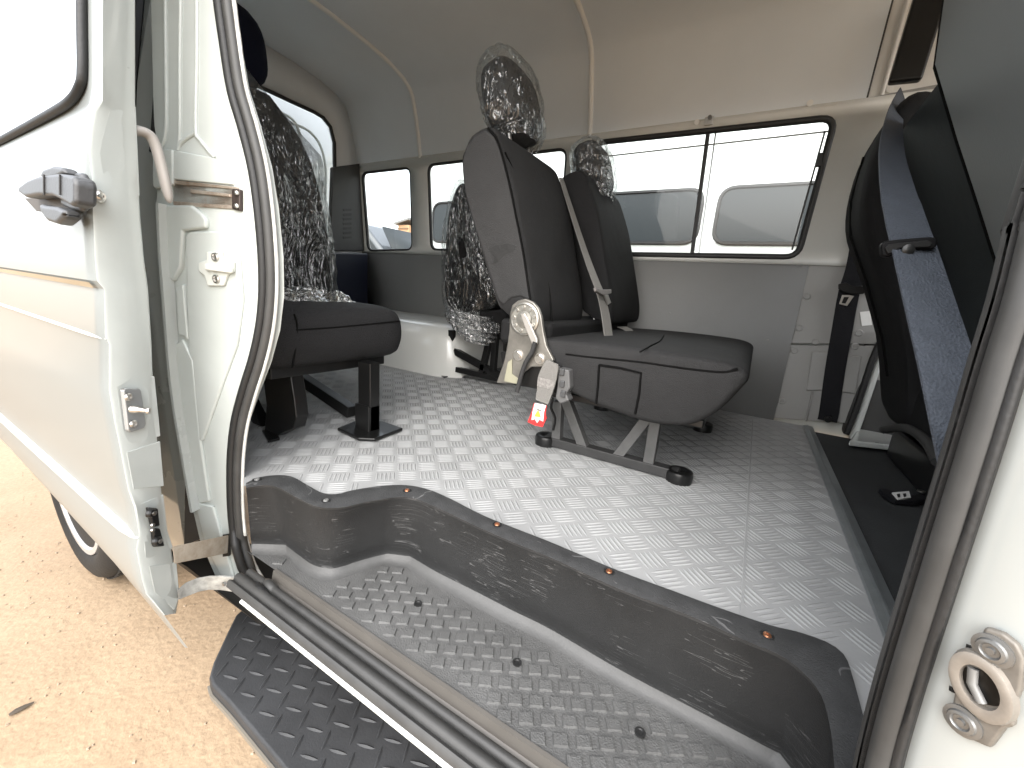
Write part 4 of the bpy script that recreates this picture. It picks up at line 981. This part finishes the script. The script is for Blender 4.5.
M().bar(onY(286, 398, .86), onY(337, 422, .86), .030, .03, up=(0, 1, 0)).build('brace', BLACK, js, bevel=.003)
M().prism([onY(x, y, .565) for x, y in ((262, 371), (289, 369), (294, 400), (296, 418), (293, 429), (284, 432), (272, 438), (264, 434), (266, 405))], (0, .035, 0)).build('bracket', BLACK, js, bevel=.004)
M().bar(onY(240, 382, .60), onY(268, 434, .60), .035, .03, up=(0, 1, 0)).build('brace', BLACK, js, bevel=.003)
M().box((-1.15, .68, .195), (.42, .34, .03)).build('seat_pan', BLACK, js, bevel=.004)
M().prism([onZ(x, y, .003) for x, y in ((262, 432), (275, 432), (280, 440), (268, 443))], (0, 0, .006)).build('foot_plate', BLACK, js, bevel=.002)
def jbf(u, v):
    th = 2*math.pi*u; z = .36+(.99-.36)*v; t = (z-.33)/.615; x = -1.32-.10*t
    hw = .242-.02*max(0, t-.5)-.16*max(0, t-.80)/.2; hd_ = .068-.02*t
    c_, s_ = math.cos(th), math.sin(th); e = 2/3.6
    return V((x+hd_*math.copysign(abs(s_)**e, s_), .715+hw*math.copysign(abs(c_)**e, c_), z)), V((s_, c_, 0))
tag(film_shell(jbf, 110, 90, .012, 4.4, (10, 22, 5), 1.).build('plastic_wrap', FILM, None, smooth=28, loc=(-1.32, .715, .36)), 'clear plastic sleeve with long creases over the backrest beside the door frame', 'plastic wrap', 'clear plastic over the seats')
def bun(u, v):
    x = -1.27+.25*u; y = .50+.36*v
    edge = min(1, 5*min(u, 1-u, v, 1-v))
    q = V((x*13, y*13, 2.2)); r1 = 1-2*abs(noise.noise(q)); r2 = 1-2*abs(noise.noise(q*2.1)); r3 = noise.noise(q*5)
    z = .350 + edge*(.018*(1-u*.6) + .018*max(0, r1)+.010*r2+.004*r3) - .012*(1-edge)
    return V((x+.012*r2, y+.012*r3, z))
tag(M().grid(bun, 80, 80).build('plastic_wrap', FILMW, None, smooth=30, loc=(-1.14, .68, .35)), 'loose clear plastic bunched flat on the cushion beside the door frame', 'plastic wrap', 'clear plastic over the seats')

# ---------------------------------------------------------------- folded seat far back by the windows
fsd = thing('folded_seat', (-1.15, 1.65, 0), 'dark single seat behind the double seat, wrapped in clear plastic, by the middle window', 'seat')
FY = 1.52
fb = [onY(x, y, FY) for x, y in ((459, 183), (452, 196), (446, 225), (444, 265), (445, 300), (458, 312), (480, 306), (494, 300), (490, 270), (480, 235), (470, 202), (464, 186))]
backblock(fb, FY, 1.84).build('backrest', FABD, fsd, smooth=50)
M().prism([onY(x, y, FY+.01) for x, y in ((478, 311), (502, 309), (506, 316), (506, 336), (496, 340), (480, 338))], (0, .28, 0)).build('cushion', FABD, fsd, bevel=.012)
for p, q in (((452, 330), (452, 373)), ((496, 334), (493, 372)), ((490, 338), (482, 372))):
    M().bar(onY(*p, FY), onY(*q, FY), .026, .026, up=(0, 1, 0)).build('leg', BLACK, fsd, bevel=.002)
M().bar(onY(455, 351, FY), onY(500, 376, FY), .03, .026, up=(0, 1, 0)).build('brace', BLACK, fsd, bevel=.002)
M().bar(onY(451, 368, FY), onY(500, 379, FY), .026, .022, up=(0, 1, 0)).build('rail', BLACK, fsd, bevel=.002)
M().prism([onZ(x, y, .002) for x, y in ((436, 374), (448, 371), (455, 376), (444, 378))], (0, 0, .006)).build('foot_plate', BLACK, fsd, bevel=.002)
ctr = V((sum(p.x for p in fb)/len(fb), 0, sum(p.z for p in fb)/len(fb)))
fbs = smoothpath([V((p.x, 0, p.z)) for p in fb], 6, closed=True)
def ff(u, v):
    k = u*len(fbs); a = fbs[int(k) % len(fbs)]; b = fbs[(int(k)+1) % len(fbs)]; p = a.lerp(b, k-int(k))
    n = (p-ctr).normalized(); y = FY-.012+.35*v
    s_ = 1 if .03 < v < .97 else .7
    if v == 0 or v == 1: s_ = .15
    return V((ctr.x+(p.x-ctr.x)*s_, y, ctr.z+(p.z-ctr.z)*s_))+n*.012*s_, (n if s_ == 1 else V((0, -1 if v < .5 else 1, 0)))
tag(film_shell(ff, 90, 60, .011, 2.2, (22, 9, 6), 1.).build('plastic_wrap', FILM, None, smooth=28, loc=(ctr.x, 1.68, .3)), 'clear plastic sleeve over the backrest by the middle window', 'plastic wrap', 'clear plastic over the seats')
def bag(u, v):
    th = 2*math.pi*u; w = v
    c = onY(470, 312, FY-.03).lerp(onY(478, 343, FY-.03), w)
    rad = [.095, .125, .12, .10, .085, .05, .005][min(6, int(w*6))]
    nx = V((1, 0, -.1)).normalized(); ny = V((0, 1, 0))
    return c+nx*math.cos(th)*rad+ny*math.sin(th)*rad*.7, nx*math.cos(th)+ny*math.sin(th)
tag(film_shell(bag, 70, 50, .016, 6.2, (18, 18, 14), 1.).build('plastic_wrap', FILMW, None, smooth=30, loc=onY(474, 330, FY)), 'bunched clear plastic hanging off the cushion edge in front of the wheel housing', 'plastic wrap', 'clear plastic over the seats')

# ---------------------------------------------------------------- front seats, seen from behind
ns = thing('front_seat', (.5, .75, 0), 'large dark front seat close behind the door pillar, plain grey back panel leaning rearwards', 'seat')
rp = [(.45, .12), (.425, .30), (.367, .507), (.310, .629), (.255, .745), (.197, .873), (.180, 1.03), (.168, 1.23), (.19, 1.30), (.26, 1.30), (.29, 1.2), (.32, 1.0), (.40, .75), (.47, .55), (.54, .35), (.57, .14)]
def yblock(prof, y0, y1, rnd_):
    return slab([V((a, 0, b)) for a, b in prof], y0, y1, rnd_)
nb = yblock(rp, .47, 1.10, .02).build('backrest', FAB, ns, smooth=60)
pn = [(a-.006, b) for a, b in rp[0:8]]
pm = M(); rings = []
for a, b in pn: rings.append([V((a+.02, .48, b)), V((a, .49, b)), V((a-.006, .60, b)), V((a-.010, .80, b)), V((a-.006, 1.0, b)), V((a, 1.085, b)), V((a+.03, 1.104, b))])
pm.loft(rings, closed=False); pm.build('back_panel', PANEL, nb, smooth=50)
rp3 = [(a+.018, b) for a, b in rp[:5]]+[(.222, .862), (.232, .888), (.26, .895), (.30, .87)]+[(a+.018, b) for a, b in rp[12:]]
yblock(rp3, 1.108, 1.44, .04).build('middle_backrest', FABM2, ns, smooth=60)
M().tube([V((a+.004, 1.098, b)) for a, b in pn], .0035, 6).build('piping', SEAM, nb, smooth=60)
M().tube([V((.425-.010, y, .30)) for y in (.5, .75, 1.08)], .003, 6).build('seam', SEAM, nb, smooth=60)
M().box((.72, .75, .19), (.42, .50, .20)).build('cushion', FABD, ns, bevel=.04)
M().box((.68, .75, .05), (.46, .44, .10)).build('seat_base', BLACK, ns, bevel=.01)
M().prism([onX(x, y, .40) for x, y in ((896, 372), (902, 390), (930, 380), (950, 400), (945, 460), (930, 452), (905, 425), (895, 400))], (.03, 0, 0)).build('side_flap', FABD, ns, bevel=.01)
M().tube(smoothpath([onX(x, y, .39) for x, y in ((884, 430), (905, 428), (925, 440), (938, 462))], 4), .012, 8).build('flap_edge', TRIMD, ns, smooth=60)
dsx = thing('front_seat', (.45, 1.5, 0), 'black front seat on the far side of the cab, in shade beside the pillar trim', 'seat')
FABX = FABD
rp2 = [(.42, .12), (.37, .26), (.335, .37), (.26, .54), (.20, .66), (.18, .76), (.185, .88), (.215, .97), (.26, .99), (.31, .95), (.36, .8), (.44, .55), (.52, .3), (.54, .13)]
db = yblock(rp2, 1.46, 1.76, .05).build('backrest', FABD, dsx, smooth=60)
M().tube([V((x-.004, 1.62, z)) for x, z in rp2[1:7]], .003, 6).build('seam', SEAM, db, smooth=60)
M().bar(onY(933, -12, 1.72), onY(904, 83, 1.72), .075, .03, up=(0, 1, 0)).build('belt_guide', BLACK, dsx, bevel=.008)
M().box((.72, 1.47, .19), (.42, .50, .20)).build('cushion', FABD, dsx, bevel=.04)
M().box((.66, 1.47, .05), (.46, .44, .10)).build('seat_base', BLACK, dsx, bevel=.01)

# ---------------------------------------------------------------- belts by the front seats
bt = thing('seat_belt', (.19, .5, .1), 'wide blue grey seat belt slanting down across the front seat back, sliding tongue on it', 'seat belt')
def at(x, y, Y): return onY(x, y, Y)
bpth = smoothpath([at(903, 95, 1.75), at(896, 114, 1.45), at(892, 145, 1.12), at(896, 180, .90), at(905, 218, .77), at(914, 248, .69), at(930, 305, .60), at(947, 365, .53), at(962, 425, .485), at(980, 500, .455)], 5)
def bside(i):
    t = i/5
    if t < 3.5:
        k = t/3.5; return V((.45+.5*k, 1-.75*k, -.1))
    return V((1, .25, -.05))
def bw(i):
    return .046
wb = M().ribbon(bpth, bside, bw, .0012).build('webbing', BELTB, bt)
tc_ = at(908, 246, .685)
tgx = M().prism([at(x, y, .68) for x, y in ((881, 245), (884, 241), (900, 239), (932, 236.5), (938, 239), (937, 247), (931, 250), (915, 249), (900, 253), (889, 257), (882, 256))], (0, .014, 0)).build('tongue', mat('tongue_black', (.004, .004, .0045), .5, spec=.12), bt, bevel=.003)
M().prism([at(x, y, .676) for x, y in ((885, 248), (889, 244), (928, 240), (933, 243), (930, 247), (900, 248), (888, 254))], (0, .004, 0)).build('slot', mat('slot_grey', (.012, .012, .012), .5, spec=.15), tgx, bevel=.001)
M().lathe([(.006, 0), (.006, .003), (.003, .004), (0, .004)], at(908, 249.5, .676), (0, -1, 0), 14).build('stop_button', BLACK, tgx)
b2 = thing('seat_belt', (.2, 1.84, 0), 'narrow black seat belt hanging down the pillar trim to the carpet', 'seat belt')
pth = smoothpath([onB(x, y, .02) for x, y in ((868, 205), (862, 240), (856, 270), (849, 292), (842, 330), (835, 370), (829, 412), (827, 421))], 4)
M().ribbon(pth, (1, 0, .0), lambda i: .060, .0012).build('webbing', BELTK, b2)
tk = M().prism([onB(x, y, .03) for x, y in ((838, 284), (846, 282.5), (852, 286), (861, 286), (867, 289), (863, 294), (852, 294), (843, 292), (838, 289))], BN*.012).build('tongue', BLACK, b2, bevel=.003)
M().prism([onB(x, y, .034) for x, y in ((842, 295), (849, 295), (854, 296), (847, 306), (839, 304))], BN*.003).build('tongue_plate', CHROME, tk, bevel=.001)
M().prism([onB(x, y, .038) for x, y in ((844, 297), (849, 297), (845.5, 303.5), (841.5, 303))], BN*.001).build('tongue_hole', BLACK, tk)
M().lathe([(.012, 0), (.012, .008), (0, .010)], onB(828, 419, .03), BN, 16).build('anchor_bolt', BLACK, b2)
bk = thing('seat_buckle', onZ(905, 493, .01), 'black belt buckle with white tag lying on the black carpet', 'buckle')
M().prism([onZ(x, y, .012) for x, y in ((879, 488), (884, 488), (896, 492), (914, 495), (922, 491), (938, 478), (942, 486), (926, 499), (914, 501), (895, 499), (884, 493))], (0, 0, -.014)).build('strap', BELTK, bk, bevel=.003)
M().prism([onZ(x, y, .0150) for x, y in ((892, 492.5), (909, 491), (911, 497.5), (898, 499))], (0, 0, -.003)).build('tag', WHITE, bk)
M().prism([onZ(x, y, .0165) for x, y in ((897, 494), (900, 493.6), (900.4, 496.8), (898, 497))], (0, 0, -.001)).build('tag_print', RUB, bk)
M().prism([onZ(x, y, .0165) for x, y in ((903, 493.6), (906, 493.2), (906.4, 496.2), (904, 496.6))], (0, 0, -.001)).build('tag_print', RUB, bk)
M().lathe([(.008, 0), (.008, .004), (0, .005)], onZ(921, 492, .016), (0, 0, 1), 14).build('rivet', CHROME, bk)
SKY_STR, SUN_STR, SUN_ANG, EXPO = .15, 0.6, 90, 2.2
# ================================================================ OUTSIDE
GZ = -.70
def ground_mat():
    m = mat('sand', (.31, .215, .132), .9, bump=.5, bscale=22, var=.1, vscale=1.3, col2=(.41, .305, .20))
    nt = m.node_tree; L = nt.links; b = nt.nodes['Principled BSDF']
    tc = nt.nodes.new('ShaderNodeTexCoord')
    n = nt.nodes.new('ShaderNodeTexNoise'); n.inputs['Scale'].default_value = 75; n.inputs['Detail'].default_value = 5; n.inputs['Roughness'].default_value = .7
    L.new(tc.outputs['Object'], n.inputs['Vector'])
    mx = nt.nodes.new('ShaderNodeMixRGB'); mx.blend_type = 'OVERLAY'; mx.inputs['Fac'].default_value = .28
    src = b.inputs['Base Color'].links[0].from_socket; L.new(src, mx.inputs['Color1']); L.new(n.outputs['Fac'], mx.inputs['Color2']); L.new(mx.outputs[0], b.inputs['Base Color'])
    v = nt.nodes.new('ShaderNodeTexNoise'); v.inputs['Scale'].default_value = 60; v.inputs['Detail'].default_value = 6; L.new(tc.outputs['Object'], v.inputs['Vector'])
    bp = nt.nodes.new('ShaderNodeBump'); bp.inputs['Strength'].default_value = .5; bp.inputs['Distance'].default_value = .008
    L.new(v.outputs['Fac'], bp.inputs['Height'])
    old = b.inputs['Normal'].links[0].from_socket; L.new(old, bp.inputs['Normal']); L.new(bp.outputs[0], b.inputs['Normal'])
    return m
SAND = ground_mat()
g = M()
def gfn(u, v):
    x = -6+9*u; y = -2.5+5*v
    return V((x, y, GZ + (.010*noise.noise(V((x*2.2, y*2.2, 0))) + .005*noise.noise(V((x*7, y*7, 3)))) * min(1, 6*min(u, 1-u, v, 1-v))))
g.grid(gfn, 220, 130)
w_ = 800
g.add([(-w_, -w_, GZ), (w_, -w_, GZ), (w_, -2.5, GZ), (-w_, -2.5, GZ), (-w_, 2.5, GZ), (w_, 2.5, GZ), (w_, w_, GZ), (-w_, w_, GZ), (-6, -2.5, GZ), (-6, 2.5, GZ), (3, -2.5, GZ), (3, 2.5, GZ)],
      [(0, 1, 2, 10, 8, 3), (4, 9, 11, 5, 6, 7), (3, 8, 9, 4), (10, 2, 5, 11)])
tag(g.build('ground', SAND, None, smooth=60, loc=(0, 0, GZ)), 'pale orange sand of the yard under the minibus', 'ground', kind='structure')
# small pebbles: loose cover of the sand
pb = M(); rnd = random.Random(3)
for k in range(600):
    x = rnd.uniform(-3.2, .2); y = rnd.uniform(-.2, 1.1); r_ = rnd.choice((.0025, .003, .0035, .0045))
    q = [V((rnd.uniform(.7, 1.2)*r_*math.cos(a), rnd.uniform(.7, 1.2)*r_*math.sin(a), 0)) for a in [2*math.pi*i/6 for i in range(6)]]
    c = V((x, y, GZ+.001+.010*noise.noise(V((x*2.2, y*2.2, 0)))+.005*noise.noise(V((x*7, y*7, 3)))))
    pb.loft([[c+p for p in q], [c+p*.7+V((0, 0, r_*.9)) for p in q]], False, True)
tag(pb.build('gravel', mat('grit', (.36, .28, .2), .9, var=.3, vscale=60), None, smooth=60, loc=(0, 0, GZ)), 'fine grit scattered over the sand', 'gravel', kind='stuff')
tw = [onZ(x, y, GZ+.006) for x, y in ((9, 715), (16, 711), (24, 707), (34, 702))]
tag(M().tube(tw, [.004, .008, .007, .002], 8, sx=.5).build('twig', mat('twig_brown', (.07, .055, .04), .8), None, smooth=60, loc=tw[1]), 'short dark twig lying on the sand at the edge of the yard', 'twig')

# ---- white minibus parked on the far side, seen through the side windows
def van_body(name, x0, x1, y0, y1, ztop, label, group, winz, wins_, facing):
    base = V(((x0+x1)/2, (y0+y1)/2, GZ))
    t = thing(name, base, label, 'van', group)
    ym = (y0+y1)/2; hw = (y1-y0)/2
    pr_ = [(-hw*.96, GZ+.28), (-hw, GZ+.6), (-hw, GZ+.95), (-hw*.97, GZ+1.1), (-hw*.88, ztop-.18), (-hw*.80, ztop-.05), (-hw*.55, ztop), (hw*.55, ztop), (hw*.80, ztop-.05), (hw*.88, ztop-.18), (hw*.97, GZ+1.1), (hw, GZ+.95), (hw, GZ+.6), (hw*.96, GZ+.28)]
    rings = []
    for x, s_ in ((x0, .93), (x0+.06, .985), (x0+.2, 1), (x1-.5, 1), (x1-.15, .98), (x1, .9)):
        rings.append([V((x, ym+a*s_, GZ+.28+(b-GZ-.28)*(1 if s_ > .95 else .96))) for a, b in pr_])
    bd = M().loft(rings).build('body', PAINT, t, bevel=.03, smooth=40)
    def side(z, sg):
        for (a, za), (b, zb) in zip(pr_[:7], pr_[1:7]):
            if za <= z <= zb: return ym + sg*(-(a+(b-a)*(z-za)/(zb-za)))
        return ym
    sg = facing
    for xa, xb in wins_:
        P = rounded([V((xa, side(winz[0], sg)+sg*.006, winz[0])), V((xb, side(winz[0], sg)+sg*.006, winz[0])), V((xb, side(winz[1], sg)+sg*.006, winz[1])), V((xa, side(winz[1], sg)+sg*.006, winz[1]))], .09)
        wn = M().tube(P, .012, 6, closed=True).build('window', RUB, t)
        M().add(P, [tuple(range(len(P)))]).build('pane', DGLASS, wn, smooth=0)
    M().bar((x0+.1, side(ztop-.2, sg)+sg*.012, ztop-.2), (x1-.4, side(ztop-.2, sg)+sg*.012, ztop-.2), .02, .02).build('gutter', mat('gutter_grey', (.35, .36, .36), .5), t)
    for z in (GZ+.72,):
        M().bar((x0+.1, side(z, sg)+sg*.008, z), (x1-.1, side(z, sg)+sg*.008, z), .02, .05).build('side_moulding', TRIMD, t)
    for xw in (x0+1.0, x1-1.15):
        for s2_ in (1, -1):
            wv = bpy.data.objects.new('wheel', None); wv.location = V((xw, ym+s2_*(hw-.12), GZ+.33))-base; COL.objects.link(wv); wv.parent = t
            c = V((xw, ym+s2_*(hw-.12), GZ+.33)); ax_ = V((0, s2_, 0))
            M().lathe([(.2, .11), (.25, .13), (.3, .12), (.33, .09), (.33, -.09), (.2, -.1)], c, ax_, 32).build('tyre', TYRE, wv, smooth=40)
            M().lathe([(.205, .11), (.19, .09), (.1, .06), (.05, .1), (0, .1)], c, ax_, 28).build('rim', RIM, wv, smooth=40)
    return t
zt = 2.05
fw0 = 3.0
van_body('parked_minibus', -2.9, 1.9, fw0, fw0+1.75, zt, 'white minibus with dark side windows parked beyond the far windows', 'white minibuses parked in the yard', (.83, 1.17),
         [(-2.75, -2.2), (-2.1, -1.3), (-1.2, -.44), (-.34, .42), (.52, 1.3)], -1)
# ---- another one standing behind, on the near side: it is what the door's paint mirrors
van_body('parked_minibus', -6.6, -1.3, -3.5, -1.7, 1.35, 'white minibus parked alongside, only mirrored in the paint of the open door', 'white minibuses parked in the yard', (.45, 1.0),
         [(-6.0, -5.0), (-4.9, -3.7), (-3.6, -2.3)], 1)
# ---- what the small rear window shows: tree, timber stack, dark car
def tree(x, y, h, r_):
    t = thing('leafy_tree', (x, y, GZ), 'small grey green tree far off beyond the small rear window', 'tree')
    M().tube([V((x, y, GZ)), V((x+.05, y, GZ+h*.35)), V((x-.03, y+.05, GZ+h*.7)), V((x, y, GZ+h*.92))], [.10, .075, .045, .015], 8).build('trunk', mat('bark', (.12, .09, .07), .9), t, smooth=60)
    rn = random.Random(5); mm = M()
    for k in range(2600):
        th = rn.uniform(0, 2*math.pi); zz = rn.uniform(.25, 1.02); rad = r_*math.sin(math.pi*min(1, max(.02, (1.05-zz)/.85)))**.6*rn.random()**.5*(.75+.35*noise.noise(V((th*1.3, zz*6, 0))))
        c = V((x+rad*math.cos(th), y+rad*math.sin(th), GZ+h*zz)); d = V((rn.gauss(0, 1), rn.gauss(0, 1), rn.gauss(0, 1))).normalized(); e = d.orthogonal().normalized()
        s_ = rn.uniform(.05, .10); mm.add([c-d*s_, c+e*s_*.45, c+d*s_, c-e*s_*.45], [(0, 1, 2, 3)])
    mm.build('crown', mat('leaves', (.085, .11, .075), .6, var=.35, vscale=3), t, smooth=0)
p = onY(381, 245, 13.); tree(p.x, 13., 3.1, .85)
p = onY(398, 225, 9.); q = onY(407, 248, 9.)
bx0, bx1 = p.x, q.x+.05
tst = thing('shed', ((bx0+bx1)/2, 9.3, GZ), 'narrow orange timber shed beyond the small rear window', 'shed')
M().box(((bx0+bx1)/2, 9.4, GZ+(p.z-GZ)/2), (bx1-bx0, .8, p.z-GZ)).build('wall', mat('orange_boards', (.45, .27, .15), .8, var=.2, vscale=6), tst, bevel=.01)
M().prism([(bx0-.08, 8.9, p.z), (bx1+.08, 8.9, p.z+.12), (bx1+.08, 8.9, p.z+.18), (bx0-.08, 8.9, p.z+.06)], (0, 1, 0)).build('roof', GREYST, tst)
for k in range(5): M().box(((bx0+bx1)/2, 8.985, p.z-.1-.22*k), (bx1-bx0-.02, .02, .03)).build('board_joint', mat('joint_dark', (.16, .1, .06), .8), tst)
# dark car: bonnet, cabin with sloping screen
cx, cy = -5.9, 5.6; HK = 1.5
car = thing('dark_car', (cx-.9, cy+.8, GZ), 'tall dark car with a sloping windscreen just beyond the small rear window', 'car')
cs = [(-2.6, .35), (-2.55, .75), (-2.2, .95), (-1.7, 1.32), (-1.1, 1.50), (-.4, 1.48), (.15, 1.16), (.5, .95), (1.35, .82), (1.5, .6), (1.45, .35)]
M().prism([(cx-.55+a, cy, GZ+b*HK) for a, b in cs], (0, 1.6, 0)).build('body', mat('dark_car_paint', (.05, .055, .06), .25, coat=1.), car, bevel=.08, seg=4)
M().prism([(cx-.55+a, cy-.004, GZ+b*HK) for a, b in ((-1.95, 1.02), (-1.6, 1.30), (-1.05, 1.44), (-.42, 1.42), (.08, 1.12), (-.0, 1.02))], (0, .01, 0)).build('window', DGLASS, car)
for a in (-1.7, .75): M().lathe([(0, .03), (.2, .03), (.3, .02), (.31, -.1), (0, -.1)], (cx-.55+a, cy+.03, GZ+.31), (0, -1, 0), 28).build('wheel', TYRE, car, smooth=40)
for a in (-.55,): M().add([(cx-.55+a+.55, cy+.15, GZ+1.44*HK), (cx-.55+a+1.02, cy+.12, GZ+1.0*HK), (cx-.55+a+1.02, cy+1.5, GZ+1.0*HK), (cx-.55+a+.55, cy+1.45, GZ+1.44*HK)], [(0, 1, 2, 3)]).build('windscreen', DGLASS, car, solid=.02)

# ================================================================ LIGHT
SUN_EL, SUN_AZ = R(42), (.35, -1)          # direction towards the sun, seen from above
W = bpy.data.worlds.new('World'); S.world = W; W.use_nodes = True
nt = W.node_tree; bg = nt.nodes['Background']
sky = nt.nodes.new('ShaderNodeTexSky'); sky.sky_type = 'NISHITA'; sky.sun_disc = False
sky.sun_elevation = SUN_EL; sky.air_density = 1.0; sky.dust_density = 3.5; sky.ozone_density = 1.0
az = math.atan2(SUN_AZ[0], SUN_AZ[1]); sky.sun_rotation = az
hs = nt.nodes.new('ShaderNodeHueSaturation'); hs.inputs['Saturation'].default_value = .45; nt.links.new(sky.outputs[0], hs.inputs['Color']); gm = nt.nodes.new('ShaderNodeGamma'); gm.inputs['Gamma'].default_value = .55; nt.links.new(hs.outputs[0], gm.inputs['Color']); vm = nt.nodes.new('ShaderNodeVectorMath'); vm.operation = 'SCALE'; vm.inputs['Scale'].default_value = 2.6; nt.links.new(gm.outputs[0], vm.inputs[0]); nt.links.new(vm.outputs[0], bg.inputs['Color']); bg.inputs['Strength'].default_value = SKY_STR
sd = bpy.data.lights.new('sun', 'SUN'); sd.energy = SUN_STR; sd.angle = R(SUN_ANG); sd.color = (1, .97, .93)
so = bpy.data.objects.new('sun', sd); COL.objects.link(so)
h = V((SUN_AZ[0], SUN_AZ[1], 0)).normalized()*math.cos(SUN_EL); dirv = V((h.x, h.y, math.sin(SUN_EL)))
so.rotation_euler = (-dirv).to_track_quat('-Z', 'Y').to_euler(); so.location = dirv*20
S.view_settings.view_transform = 'Standard'; S.view_settings.look = 'None'; S.view_settings.gamma = 1; S.view_settings.use_curve_mapping = False
S.view_settings.exposure = EXPO
S.render.engine = 'CYCLES'; cy_ = S.cycles
cy_.max_bounces = 12; cy_.diffuse_bounces = 7; cy_.glossy_bounces = 5; cy_.transparent_max_bounces = 24; cy_.transmission_bounces = 6
cy_.caustics_reflective = False; cy_.caustics_refractive = False; cy_.sample_clamp_indirect = 8
cy_.use_denoising = True
try: cy_.denoiser = 'OPENIMAGEDENOISE'
except Exception: pass
